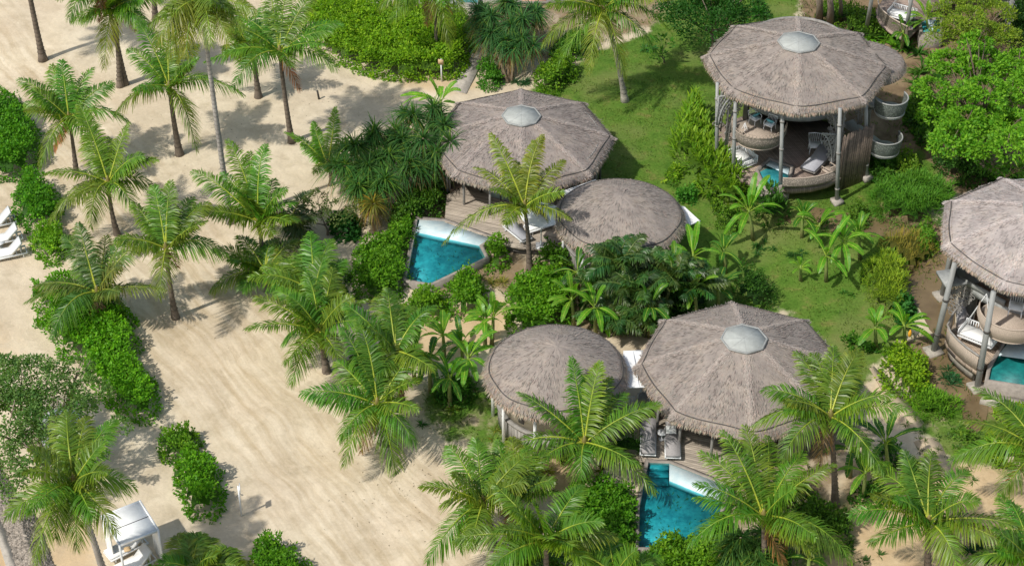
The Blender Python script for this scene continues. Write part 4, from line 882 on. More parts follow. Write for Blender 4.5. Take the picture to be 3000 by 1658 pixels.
    for k_ in (-1, 1):
        a = np.linspace(0, PI, 12); c = w(-4.1, .2, 2.0); mb.tube([c+V(.1*k_, 0, 0)+V(math.cos(q)*.3, math.cos(q)*1.0, math.sin(q)*1.9) for q in a], .05, 6)
    mb.build('bent_arch', 'dark_wood', t_)
    return t_, w
CC = g(2333,190,6.2)
postsC = [((-4.55,-2.4),(-4.9,-2.2)), ((-3.7,-3.9),(-3.95,-3.5)), ((-1.0,-5.1),(-1.35,-4.6)), ((2.3,-5.55),(1.9,-5.0)), ((4.45,-3.0),(3.75,-2.6)), ((-4.0,2.8),(-3.8,2.6)), ((3.2,3.6),(3.0,3.4)), ((0,4.6),(0,4.3))]
tC, wC = tower('tall stilted villa with woven balconies and cyan cushioned chairs under a thatched roof', CC, 5.55, 0, 21, postsC, skyang=math.radians(38))
for (q0, q1, zt_, hh, flip) in (((2106,283), (2156,280), 5.6, 2.0, 1), ((2452,395), (2408,392), 3.6, 2.3, 1)):
    P0 = g(*q0, zt_); U_ = unit(g(*q1, zt_)-P0); wd = np.linalg.norm(g(*q1, zt_)-P0); mb = MB(); lattice(mb, P0, U_, -ZDIR, wd, hh, rs(9), .2, lambda x, y: x < 1.02-y*.9, .024)
    mb.tube([P0+U_*wd*(1.05-math.sin(q)*.95)-ZDIR*hh*(1-math.cos(q)) for q in np.linspace(0, PI/2, 10)], .055, 6); mb.tube([P0, P0+U_*wd], .05, 6); mb.tube([P0, P0-ZDIR*hh], .05, 6); mb.build('fretwork_bracket', 'rattan_grey', tC)
p = g(2211,362,3.45); chair('white balcony armchair with cyan cushion, left of the pair on the upper balcony', p, -.9, s=.9, group='balcony armchairs on the central stilted villa'); cushion('cyan cushion on the left balcony armchair', p+V(.02,.02,.58), -.9, 'cyan_fabric', (.5,.5,.16), .8)
p = g(2254,380,3.45); chair('white balcony armchair with cyan cushion, right of the pair on the upper balcony', p, -2.2, s=.9, group='balcony armchairs on the central stilted villa'); cushion('cyan cushion on the right balcony armchair', p+V(.02,.02,.58), -2.2, 'cyan_fabric', (.5,.5,.16), .8)
def TC(x, y, z=1.): return g(2050+x/3.56, 220+y/3.56, z)
A = TC(1220,900,1.3); lounger('pale grey lounger on the dark deck of the central stilted villa', (A[0], A[1], 1.0), math.atan2(1.9, 1.35), 'pale_grey_fabric', 'weathered_wood', .35, s=1.1, L=2.2, W=.85)
A = TC(1195,800); chair('pale blue grey chair with splayed legs behind the lounger on the tower deck', A, -1.6, s=1.15, mat='white_paint')
A = TC(1340,1060); chair('white woven basket seat near the front post of the central stilted villa', A, 2.2, s=1.1, mat='rattan')
A = TC(440,880,1.25); swing_bed('white slatted swing bed on the left deck of the central stilted villa', A, -1.0, 2.6, 1.6, 1.0)
# plunge pools of towers
pool('small plunge pool at the front corner of the central stilted villa', None, [TC(x,y,1.05) for x,y in [(735,905),(935,985),(920,1050),(690,950)]], [TC(x,y,1.05) for x,y in [(735,900),(945,975),(905,1150),(700,1210),(610,1010)]], zt=1.2, wat='clear_water', tile='pool_tiles', bm=0., fl=1.08)
deck('light timber walkway beside the plunge pool of the central stilted villa', [(2165,430),(2285,432),(2290,470),(2225,505),(2180,500),(2150,480)], 1.04, 'tower_decking_light', name='timber_walkway')
# right tower
CD = g(3050,695,6.2)
postsD = [((-4.95,-1.2),(-4.9,-2.2)), ((-3.3,-4.1),(-3.35,-4.0)), ((.3,-5.3),(0,-4.9)), ((3.4,-4.2),(3,-4)), ((-4.0,2.8),(-3.8,2.6)), ((4.6,0),(4.4,0))]
def TD(x, y, z=1.): return g(2650+x/2.737, 700+y/2.737, z)
def wD(x, y, z=0.): return V(CD[0]+x, CD[1]+y, z)
tD = thing('stilted_villa', 'stilted villa cut by the right edge, with pale weathered thatch above a green pool', 'villa', (CD[0], CD[1], 0), 'stilted thatched tower villas')
roof(tD, CD, 6.35, 5.4, 1.1, 1.45, 8, .2, 31, tint=(.37,.335,.325), fr=.9)
for k_, (b, tp) in enumerate([(g(2733,1035), TD(405,190,6.0)), (g(2862,1140), TD(715,420,6.0)), (g(3060,1330), g(3070,920,6.1)), (wD(-3.8,2.8), wD(-3.7,2.7,6.3)), (wD(4.4,0), wD(4.4,0,6.3))]):
    mb = MB(); mb.tube([b-ZDIR*.1, tp], [.165,.14], 10); po = mb.build('post', 'grey_pole', tD, True)
    mb = MB(); mb.box(b+V(0,0,.1), (.85,.8,.3), .35); mb.build('footing', 'concrete', po)
    for q in (.22, .6): mb = MB(); p = lerp(b, tp, q); mb.tube([p-ZDIR*.06, p+ZDIR*.06], .185, 8); mb.build('collar', 'dark_wood', po)
# lower deck with curved plank balustrade (measured along its rail)
rail = [TD(x,y,2.0) for x,y in [(560,450),(470,500),(395,590),(345,690),(370,745),(430,810),(500,870),(600,940)]]
foot = [q+V(.12,.12,0)*0 for q in rail]; mb = MB(); k = 29
tt = np.linspace(0, len(rail)-1, k); rl = np.array([lerp(rail[min(int(t), len(rail)-2)], rail[min(int(t), len(rail)-2)+1], t-min(int(t), len(rail)-2)) for t in tt]); cen = wD(-.5,-.6,0)
for i in range(9, k-1):
    for s_ in (0, .5):
        p = lerp(rl[i], rl[i+1], s_); o = unit(V(p[0]-cen[0], p[1]-cen[1], 0)); d_ = rl[i+1]-rl[i]; mb.box((p[0]-o[0]*.07, p[1]-o[1]*.07, 1.42), (.12,.04,1.1), math.atan2(d_[1], d_[0]))
bal = mb.build('balustrade', 'rattan', tD); mb = MB(); mb.tube(rl+ZDIR*.0, .06, 6); mb.build('top_rail', 'weathered_wood', bal)
ins_poly = [(p[0], p[1]) for p in rl]+[tuple(TD(720,960,.95)[:2]), tuple(wD(1.5,-4.2)[:2]), tuple(wD(4,-1)[:2]), tuple(wD(3,3)[:2]), tuple(wD(-2,3)[:2])]
mb = MB(); mb.prism(ins_poly, .72, .95); mb.build('lower_deck', 'tower_decking_light', tD)
mb = MB(); mb.prism(inset([V(*q, 0) for q in ins_poly], -.25), .0, .70); mb.build('deck_skirt', 'concrete', tD)
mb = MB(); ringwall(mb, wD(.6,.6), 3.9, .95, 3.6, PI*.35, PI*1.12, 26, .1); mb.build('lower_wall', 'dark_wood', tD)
disc(tD, 'upper_floor', wD(.5,.9), 4.4, 3.75, 'brown_wood', th=.34)
mb = MB(); ringwall(mb, wD(.5,.9), 4.45, 3.35, 3.73, 0, 2*PI, 44, .1); mb.build('floor_rim', 'grey_pole', tD)
mb = MB(); ringwall(mb, wD(.5,1.1), 3.9, 3.75, 6.5, 0, 2*PI, 44, .1); mb.build('upper_wall', 'grey_pole', tD)
mb = MB(); A = TD(395,200,4.4); B_ = TD(470,200,4.4); mb.box(g(2800,770,4.9), (.08,2.2,2.0), -.35); mb.build('glass_door', 'skylight_glass', tD)
mb = MB(); mb.box(g(2806,812,3.85), (1.9,1.3,.16), .2); mb.build('landing', 'grey_pole', tD)
mb = MB(); mb.box((TD(540,330,4.2)+TD(700,500,3.6))/2, (.14, 2.9, .32), math.atan2(-(TD(700,500,3.6)-TD(540,330,4.2))[0], (TD(700,500,3.6)-TD(540,330,4.2))[1])); mb.build('beam', 'grey_pole', tD)
mb = MB(); P0 = TD(395,350,3.6); P1 = TD(560,420,3.6); U_ = unit(P1-P0); lattice(mb, P0, U_, -ZDIR, 1.7, 2.3, rs(8), .24, lambda x, y: x < 1.0-y*.95, .025); mb.build('fretwork_bracket', 'weathered_wood', tD)
cb = TD(850,640,3.55); disc(tD, 'balcony_floor', cb, 1.6, 3.55, 'rattan', th=.12); basket(tD, cb, 1.7, 3.1, 4.1, PI*.85, PI*1.95, 'rattan', 24, 1.02)
A = TD(885,600,3.6); chair('white metal armchair with crossed legs on the balcony of the right edge villa', A, -1.9, s=1.15)
A = TD(575,800,1.5); swing_bed('white slatted swing bed hanging over the curved deck of the right edge villa', (A[0]+.15,A[1]+.2,1.45), -.62, 2.9, 1.9, 1.0)
A = TD(470,650,1.); lounger('grey lounger in the shade under the right edge villa', (A[0], A[1], .95), 1.4, 'grey_fabric', 'weathered_wood', .5, L=2.1, W=.75)
A = TD(600,640,1.); table('round wicker stool in the shade under the right edge villa', (A[0], A[1], .95), .38, .5, 'tan_board', name='wicker_stool')
pool('green plunge pool beneath the right edge villa', None, [TD(x,y,.9) for x,y in [(830,845),(1180,880),(1180,1010),(745,950)]], [TD(x,y,.9) for x,y in [(815,838),(1180,868),(1180,1230),(670,1150),(690,1050)]], zt=1.12, wat='clear_water', tile='pool_tiles_green', bm=0., fl=1.02)
mb = MB(); mb.prism([TD(x,y,.35)[:2] for x,y in [(640,1240),(605,1290),(960,1370),(1180,1400),(1180,1330),(700,1230)]], -.05, .35); tag(mb.build('concrete_kerb', 'concrete'), 'pale concrete kerb below the green plunge pool', 'kerb')
# far tower, top right
CE = g(2800,-265,6.2)
def TE(x, y, z=1.): return g(2450+x/4.684, y/4.684, z)
tE = thing('stilted_villa', 'stilted villa at the top edge, seen by its grey posts and woven deck', 'villa', (CE[0], CE[1], 0), 'stilted thatched tower villas')
roof(tE, CE, 6.35, 5.4, 1.1, 1.9, 8, .3, 41, density=.5)
for (b, tp) in ((TE(400,470,0), TE(520,-200,5.)), (TE(930,580,0), TE(1060,-180,5.)), (TE(2320,540,0), TE(2450,-200,5.)), (CE+V(-3.5,3,-6.2), CE+V(-3.4,3,0)), (CE+V(4,2,-6.2), CE+V(4,2,0))):
    mb = MB(); mb.tube([b-ZDIR*.1, tp], [.14,.125], 10); po = mb.build('post', 'grey_pole', tE, True); mb = MB(); mb.box(b+V(0,0,.1), (.6,.6,.3)); mb.build('footing', 'concrete', po)
rail = np.array([TE(x,y,2.0) for x,y in [(570,-40),(580,60),(640,150),(760,250),(900,330),(980,370)]]); mb = MB()
k = 24; tt = np.linspace(0, 5, k); rl = np.array([lerp(rail[min(int(t), 4)], rail[min(int(t), 4)+1], t-min(int(t), 4)) for t in tt])
v = np.vstack([rl, rl-ZDIR*1.1+V(.15,.15,0)]); mb.add(v, [(i, i+1, k+i+1, k+i) for i in range(k-1)]); mb.add(v+V(.05,.05,0), [(k+i, k+i+1, i+1, i) for i in range(k-1)]); bal = mb.build('balustrade', 'weave_tan', tE)
mb = MB(); mb.tube(rl, .05, 6); mb.build('top_rail', 'rattan', bal)
mb = MB(); dk = [tuple(q[:2]) for q in rl]+[tuple(TE(1180,330,1.)[:2]), tuple(TE(1300,150,1.)[:2]), tuple((CE+V(3,-1,0))[:2]), tuple((CE+V(0,3,0))[:2]), tuple((CE+V(-3,1,0))[:2])]; mb.prism(dk, .8, .95); mb.build('lower_deck', 'tower_decking', tE)
disc(tE, 'upper_floor', CE+V(.5,1.,0), 4.3, 3.75, 'brown_wood', th=.3)
mb = MB(); ringwall(mb, CE+V(.5,1,0), 3.9, .95, 6.4, .2, PI+.4, 30, .1); mb.build('wall', 'dark_wood', tE)
A = TE(860,240,1.4); swing_bed('white swing bed with pale cushions on the deck at the top edge', (A[0]+.2,A[1]+.2,1.4), -.55, 2.6, 1.7, .95)
A = TE(1060,340,1.2); table('small dark table beside the swing bed at the top edge', (A[0],A[1],.95), .35, .5, 'dark_metal')
pool('small blue plunge pool half hidden by leaves at the top edge', None, [TE(x,y,.9) for x,y in [(1250,300),(1340,310),(1330,480),(1230,400)]], [TE(x,y,.9) for x,y in [(1160,340),(1240,290),(1420,300),(1420,480),(1180,480)]], zt=1.12, wat='clear_water', bm=0., fl=1.02)
mb = MB(); lattice(mb, TE(2190,-60,3.8), V(1,0,0), -ZDIR, 1.4, 2.6, rs(5), .3, lambda x, y: x > y*.8, .03); mb.build('fretwork_bracket', 'grey_pole', tE)

# ================================================================== CABANA, loungers, signs
def CR(x, y, z=0.): return g(250+x/6.53, 1440+y/6.53, z)
zc = 2.25; BR = CR(1045,175,zc); FR = CR(1388,718,zc); FL = CR(650,1012,zc); BL = FL+(BR-FR); cc = (BR+FR+FL+BL)/4
cb_ = thing('cabana', 'white square beach cabana with flat roof and side curtains beside the seawall palm', 'cabana', (cc[0], cc[1], 0))
mb = MB(); inn = [lerp(q, cc, .05) for q in (BR, FR, FL, BL)]; mb.prism([q[:2] for q in inn], zc-.05, zc-.01); rf = mb.build('roof', 'white_fabric', cb_)
mb = MB(); m1, m2 = lerp(BR, FR, .53), lerp(BL, FL, .53); mb.tube([m1, m2], .018, 5); mb.build('seam', 'dark_metal', rf)
for a, b in ((BR,FR),(FR,FL),(FL,BL),(BL,BR)): mb = MB(); d_ = b-a; mb.box((a+b)/2-ZDIR*.05, (np.linalg.norm(d_[:2])-.1, .09, .13), math.atan2(d_[1], d_[0])); mb.build('beam', 'white_paint', cb_)
for q in (BR, FR, FL, BL): mb = MB(); mb.box((q[0], q[1], zc/2-.03), (.105,.105,zc+.06), .35); mb.build('post', 'white_paint', cb_)
def drape(P0, P1, zt, wob=.05, k=24):
    mb = MB(); v = []
    nrm = unit(V(-(P1-P0)[1], (P1-P0)[0], 0))
    for z, am in ((zt, .02), (zt*.55, wob), (.1, wob*1.4)):
        for i in range(k): v.append(V(*(lerp(P0, P1, i/(k-1))[:2]), z)+nrm*am*math.sin(i*2.1))
    f = [(j*k+i, j*k+i+1, (j+1)*k+i+1, (j+1)*k+i) for j in range(2) for i in range(k-1)]; v = np.array(v); mb.add(v, f); mb.add(v+nrm*.012, [q[::-1] for q in f]); return mb
drape(lerp(FR,BR,.04), lerp(FR,BR,.42), zc-.1).build('curtain', 'white_fabric', cb_, True); drape(lerp(FL,BL,.62), lerp(FL,BL,.96), zc-.1).build('curtain', 'white_fabric', cb_, True)
ax = unit(FR-FL); ang_ = math.atan2(ax[1], ax[0])
A = CR(1000,1240,.4); lounger('white lounger in front inside the cabana, its backrest raised', (A[0]-.1, A[1]-.35, 0), ang_+.12, 'white_fabric', back=.75, group='white loungers in the cabana', L=2.0, W=.75)
A = CR(740,1090,.4); lounger('white lounger behind inside the cabana, holding a small tan bag', (A[0]+.05, A[1]+.2, 0), ang_+.12, 'white_fabric', back=.6, group='white loungers in the cabana', L=2.0, W=.7)
A = CR(800,1095,.52); cushion('small tan round bag on the rear cabana lounger', A, .3, 'tan_board', (.3,.3,.2), 0, 'beach_bag')['category'] = 'bag'
for (x, y, lb) in ((-12, 652, 'topmost white beach lounger at the left edge, cut by the frame'), (6, 700, 'middle white beach lounger at the left edge with raised pale blue back'), (18, 742, 'nearest white beach lounger at the left edge, its rail end by the bush')):
    A = g(x, y, .3); lounger(lb, (A[0], A[1], 0), math.radians(22), 'white_fabric', back=.75, group='white beach loungers at the left edge', L=2.3, W=.75)
A = g(2, 712, .3); table('low white table with folded towel between the two nearer beach loungers', (A[0]-.1, A[1], 0), .3, .35)
def signpost(label, base, h, bw, bh, mat='white_paint', bmat='white_paint', rz=0., th=.04, pr=.05):
    B = g(*base); t_ = thing('sign_post', label, 'sign', B, None, rz, True); mb = MB(); mb.box((0,0,h/2-.05), (pr*1.6,pr*1.6,h+.1)); mb.build('post', mat, t_)
    mb = MB(); mb.box((0,-.07,h-bh/2), (bw,th,bh)); mb.build('board', bmat, t_); return t_
signpost('white sign post on open sand, its board turned edge-on, right of the lower bush', (708,1512), 2.0, .42, .36, rz=math.radians(99))
signpost('white post with small tan board beside the stone path', (1294,242), 1.75, .36, .36, bmat='tan_board', rz=-.3)
mb = MB(); B = g(935,291); mb.tube([B-ZDIR*.05, B+V(-.08,0,.62), B+V(-.08,0,.68)], [.07,.065,.02], 8); tag(mb.build('wooden_bollard', 'dark_wood', loc=B), 'short dark wooden bollard standing alone on the upper sand', 'bollard')
# half-dome shade under the leaning tree
B = g(205,1290); dm = thing('domed_daybed', 'white domed daybed shade half hidden by the grey green tree', 'daybed', B)
mb = MB(); rr_ = 1.25; th_ = np.linspace(0, PI, 13); fs = []; v = []
for j in range(8):
    ph = j/7*PI*.62
    for q in th_: v.append(B+V(-.3+rr_*math.cos(q), 0, .5)+V(0, rr_*math.sin(q)*math.cos(ph), rr_*math.sin(q)*math.sin(ph)*1.05))
fs = [(j*13+i, j*13+i+1, (j+1)*13+i+1, (j+1)*13+i) for j in range(7) for i in range(12)]; mb.add(v, fs); mb.add(np.array(v)*1.0-ZDIR*.03, [q[::-1] for q in fs]); mb.build('canopy', 'white_fabric', dm, True)
mb = MB(); a = np.linspace(0, 2*PI, 25)[:-1]; mb.prism([B+V(-.3+1.25*math.cos(q), 1.25*math.sin(q), 0) for q in a], .0, .4); mb.build('base', 'rattan_grey', dm)
mb = MB(); mb.prism([B+V(-.3+1.15*math.cos(q), 1.15*math.sin(q), 0) for q in a], .4, .55); mb.build('mattress', 'white_fabric', dm)
# rubble sea bank at the lower left
mb = MB(); bank = [(-40,1300),(0,1372),(40,1440),(105,1520),(170,1700),(60,1700),(20,1560),(-40,1440)]
bp = wpoly(bank); lo, hi = bp.min(0), bp.max(0); r = rs(3); Q = lo+r.rand(26000, 2)*(hi-lo); ins, d = poly_dist(Q, bp); Q, d = Q[ins], d[ins]
for q, dd in zip(Q[:5200], d[:5200]):
    s_ = r.uniform(.035,.085); v = r.normal(0,1,(8,3)); v = np.array([(-1,-1,-1),(1,-1,-1),(1,1,-1),(-1,1,-1),(-1,-1,1),(1,-1,1),(1,1,1),(-1,1,1)])*s_*r.uniform(.6,1.1,(8,3))+V(q[0], q[1], .05+min(dd,.8)*.35)
    mb.add(v, np.array([(0,3,2,1),(4,5,6,7),(0,1,5,4),(1,2,6,5),(2,3,7,6),(3,0,4,7)]), np.array((.24,.21,.18))*r.uniform(.55,1.45))
pm = inset([V(*q, 0) for q in bp], -.1); k = len(pm); pin = inset([V(*q, 0) for q in bp], -.7); mb.add(np.vstack([np.c_[pm, np.zeros(k)], np.c_[pin, np.full(k, .26)]]), [(i, (i+1) % k, k+(i+1) % k, k+i) for i in range(k)]+[tuple(range(k, 2*k))], (.16,.14,.12))
tag(mb.build('rubble_bank', 'stone'), 'grey rubble stone sea bank at the lower left', 'stone bank', kind='stuff')
mb = MB(); mb.prism([g(*q) for q in [(-60,1395),(-40,1440),(20,1560),(60,1700),(30,1700),(-10,1570),(-60,1480)]], -.1, .12); tag(mb.build('sea_wall', 'concrete'), 'low flat grey sea wall along the foot of the rubble bank', 'sea wall')
# terrace glimpsed above the top hedge
mb = MB(); mb.prism([g(*q) for q in [(1070,14),(1700,14),(1700,-70),(1040,-70)]], -.05, .2); tag(mb.build('terrace', 'concrete'), 'pale concrete terrace glimpsed over the top hedge', 'terrace')
pool('deep blue pool corner glimpsed above the hedge beside the path', None, [g(*q,.3) for q in [(1330,-30),(1350,-30),(1350,-50),(1330,-50)]], [g(*q,.3) for q in [(1345,12),(1400,14),(1400,-60),(1320,-60)]], zt=.42, bm=0.)
mb = MB(); mb.prism([g(*q) for q in [(1530,12),(1600,12),(1600,-40),(1530,-40)]], .0, .26); tag(mb.build('terracotta_mat', 'terracotta'), 'pale terracotta mat on the terrace at the top edge', 'mat')
mb = MB(); mb.prism([g(*q,.5) for q in [(1340,20),(1410,22),(1412,50),(1345,46)]], .0, .8); tag(mb.build('low_wall', 'cream_wall'), 'low pale wall at the top end of the stone path', 'wall')
A = g(1305,20,.3); lounger('pale lounger beside the terrace pool at the top edge', (A[0],A[1],.2), -.4, 'white_fabric', group='terrace loungers')

# ================================================================== VEGETATION
# ---- coconut palms: label, trunk base, crown (photo measurements), frond tips
palm('tall bare trunk at the top left corner, its crown above the frame', (127,178), (66,-125), [(150,-60),(0,-30),(60,-230)], seed=1, rad=.2)
palm('palm with pale drooping fronds at top left, on the straighter of two touching trunks', (352,258), (338,28), [(230,50),(228,70,.1),(305,200,.35),(440,80),(470,120),(290,-60),(380,-80),(430,10)], 3.6, 6, 2, lean=.2)
palm('curved trunk palm at top left bending away from its twin, crown at the frame edge', (368,252), (302,-40), [(240,10),(222,70),(380,-10),(260,-120)], 3.4, 7, 3, rad=.17)
palm('dark palm crown cut by the top edge above the open sand', (455,60), (440,-95), [(430,20),(487,20),(400,-20),(500,-40),(370,-60)], 3.4, 8, 4)
palm('mid sized palm with wide horizontal fronds, just left of the tall grey trunk', (527,455), (497,262), [(371,139),(497,70),(400,60),(590,180),(712,277),(347,337),(577,442,.1),(455,165),(640,245),(560,120)], 3.9, 5, 5, rad=.18)
palm('very tall slender palm with grey trunk and yellowing hanging fronds', (676,655), (588,8), [(470,150,.35),(505,180,.4),(560,176,.55),(690,140,.3),(640,150,.3),(530,185,.5),(490,60,.2),(680,40,.2),(720,90,.2),(455,80,.2)], 3.7, 7, 6, rad=.17, trunkcol=(.33,.31,.29), old=.15)
palm('short palm tucked behind the taller one by the big top hedge', (757,285), (738,160), [(650,60),(665,150),(715,200,.15),(640,20),(800,60),(700,-10),(690,110)], 3.4, 7, 7)
palm('leafy palm with dark trunk before the big top hedge, fronds spreading wide', (856,422), (820,158), [(700,268),(990,208),(865,205),(975,95),(755,10),(690,45),(850,-50),(920,-20),(670,90),(1000,70),(790,-60),(880,20)], 3.95, 5, 8, rad=.17)
palm('palm on the upper left sand above the dark green bush, crown leaning left', (224,512), (203,352), [(57,232),(97,330),(140,186),(180,178),(258,195),(320,238),(368,352),(136,492,.1),(300,400),(110,270),(240,250)], 3.7, 4, 9, rad=.13)
palm('yellow green palm at left between the two bushes and the open sand', (345,690), (318,540), [(150,512),(374,362),(235,385),(468,472),(440,545),(145,648),(295,668,.15),(230,300),(300,400),(430,460),(410,620)], 3.6, 4, 10, rad=.14, old=.08)
palm('palm in the middle of the sand with one long frond held level to the right', (515,932), (487,735), [(385,592),(450,545),(500,532),(550,575),(602,590),(610,652),(655,742),(375,742),(492,868,.1),(420,640),(540,640)], 3.4, 4, 11, rad=.15)
palm('dark palm rising from the low hedge at left, fronds touching the bright green leaves', (302,958), (286,862), [(181,690),(230,655),(290,690),(350,690),(485,848),(442,697),(77,884),(182,984),(330,880),(210,760),(370,780)], 3.6, 4, 12, rad=.15, col=(.075,.16,.03))
palm('bushy palm at centre left in front of the grey slender trunk', (768,800), (757,655), [(668,412),(720,440),(778,425),(566,502),(618,625),(815,690),(850,560),(640,500),(870,600),(700,560),(880,650),(790,520)], 4.2, 6, 13, rad=.15)
palm('low palm with level left fronds just below the bushy centre left palm', (785,855), (777,800), [(620,848),(628,730),(695,690),(792,700),(860,700),(680,760),(900,760),(720,850)], 3.0, 5, 14, rad=.14, lean=.2)
palm('palm with fountain crown behind, left of the triangular pool hedge', (940,975), (922,862), [(742,812),(815,762),(897,678),(1000,760),(1010,860),(860,740),(960,700),(800,870),(1020,920)], 3.7, 5, 15)
palm('large yellow green palm whose fronds sweep left over the sand', (958,1092), (934,975), [(738,960),(745,870),(826,1000),(868,1118),(965,786),(890,800),(1040,870),(1070,940),(800,850),(1000,1040),(860,900)], 4.0, 5, 16, rad=.16, old=.06)
palm('palm with dark lower fronds in front of the banana plants, trunk base shaded', (1176,1196), (1160,1035), [(1269,897),(1130,845),(1098,870),(1250,1060),(1070,950),(1200,900),(1060,1060),(1100,1100),(1010,890)], 3.6, 4, 17)
palm('palm with two long fronds hanging onto the sand at centre', (1128,1300), (1106,1190), [(1004,1275),(1018,1352,.05),(1168,1437),(1222,1290),(1232,1112),(891,1147),(1048,935),(980,1060),(1150,1010),(1000,960),(1223,1010)], 4.0, 4, 18, rad=.16)
palm('thin yellowish palm growing in front of the large villa roof beside the parasol', (1552,792), (1537,610), [(1299,712,.05),(1438,392,.1),(1590,396,.1),(1562,410,.1),(1392,488,.1),(1653,466,.12),(1649,568,.1),(1442,560),(1480,660),(1600,640),(1465,470)], 3.9, 2, 19, rad=.15, old=.04, lm=.85, col=(.12,.21,.022))
palm('large palm on the lawn at the top, long fronds hanging towards the villa', (1832,297), (1768,32), [(1590,131,.15),(1638,184,.1),(1722,220,.25),(1832,232,.3),(1930,168),(1965,95),(1600,30),(1650,-60),(1790,-120),(1900,-50),(1950,10),(1700,-40)], 4.2, 5, 20, rad=.17, trunkcol=(.36,.33,.29))
palm('palm standing in the big top hedge, crown at the frame edge', (1277,178), (1270,-35), [(1320,138,.2),(1358,45,.15),(1147,63),(1110,30),(1200,-60),(1180,10),(1380,-30)], 3.7, 5, 21, rad=.13)
palm('large palm at the lower left beside the white cabana, frond ribs bright yellow', (312,1700), (218,1418), [(46,1496,.1),(147,1628,.2),(253,1588,.15),(362,1545),(371,1440),(312,1237),(175,1212),(110,1370),(230,1230),(300,1500),(340,1370),(190,1560),(120,1300)], 4.3, 5, 22, rad=.16, lean=-1.2, trunkcol=(.3,.28,.26), old=.08)
palm('small palm tops rising at the bottom edge right of the cabana', (565,1740), (565,1672), [(508,1576),(560,1570),(607,1585),(712,1650),(640,1620),(480,1640)], 2.4, 3, 23)
palm('small upright palm shoots at the bottom edge between cabana and round bush', (655,1760), (648,1695), [(610,1615),(660,1610),(712,1655)], 1.8, 3, 24, group=None)
palm('large palm in front of the front round hut, one frond lying over the pool', (1712,1400), (1712,1302), [(1522,1151),(1674,1048),(1758,1062),(1836,1157),(1931,1182),(1912,1428),(1445,1335),(1573,1347),(1700,1390),(1600,1150),(1790,1110),(1640,1090)], 4.1, 4, 25, rad=.15)
palm('yellow green palm leaning over the sand at bottom centre left', (1443,1608), (1415,1478), [(1236,1416),(1297,1486),(1312,1312),(1392,1292),(1257,1625),(1330,1380),(1500,1330),(1540,1400),(1350,1590)], 3.9, 4, 26, rad=.16, old=.08)
palm('feathery palm right behind the bottom centre palms, fronds standing up', (1560,1545), (1505,1470), [(1548,1315),(1430,1330),(1460,1300),(1600,1330),(1620,1400),(1500,1290),(1400,1400)], 3.4, 4, 27)
palm('wide palm at the bottom edge centre with pale arching fronds', (1600,1740), (1598,1588), [(1333,1578),(1708,1430),(1756,1515),(1430,1650),(1672,1582),(1500,1480),(1560,1460),(1720,1640),(1450,1540)], 4.0, 5, 28)
palm('palm right of the front pool, its fronds arching over the white shelf', (2240,1690), (2236,1518), [(2028,1408),(2118,1264),(2190,1252),(2367,1330),(2447,1363),(2010,1590),(2497,1640,.1),(2362,1600),(2150,1500),(2270,1290),(2060,1330),(2310,1420)], 4.3, 4, 29, rad=.17)
palm('tall palm covering the right edge of the front villa roof', (2448,1480), (2432,1226), [(2232,1138),(2287,1193),(2210,1245),(2274,1332),(2569,1376),(2628,1188),(2600,1150),(2350,1035),(2455,1018),(2527,1030),(2400,1040),(2500,1060)], 3.7, 4, 30, rad=.16)
palm('large palm at the lower right on ochre sand', (2718,1700), (2718,1535), [(2480,1496),(2530,1576),(2581,1387),(2666,1328),(2750,1328),(2853,1387),(2957,1528),(2838,1454),(2780,1650,.1),(2600,1450),(2700,1360),(2540,1440)], 4.1, 4, 31, rad=.16)
palm('palm at the right edge, long pale frond reaching left over the path', (3060,1520), (3050,1335), [(2794,1352),(2885,1142),(2900,1450),(2960,1180),(3100,1150)], 4.6, 6, 32)
palm('palm leaves at the bottom right corner, crown outside the frame', (3030,1800), (3020,1650), [(2835,1656),(2961,1462),(2890,1540),(2900,1600)], 3.6, 6, 33)
palm('young palm above the screw pines, its narrow leaves standing upright', (968,540), (961,490), [(982,316),(918,358),(838,388),(880,420),(1010,400)], 2.9, 2, 34, rad=.1, lm=.7)
palm('dark low palm between the centre palms and the grey shrub', (860,700), (850,650), [(900,560),(800,600),(930,640),(870,720),(920,700)], 2.6, 4, 35, rad=.12, col=(.05,.11,.03))
palm('palm crown at the bottom edge under the front pool hedge', (1830,1790), (1800,1690), [(1700,1600),(1780,1570),(1860,1600),(1900,1640)], 3.0, 4, 36)

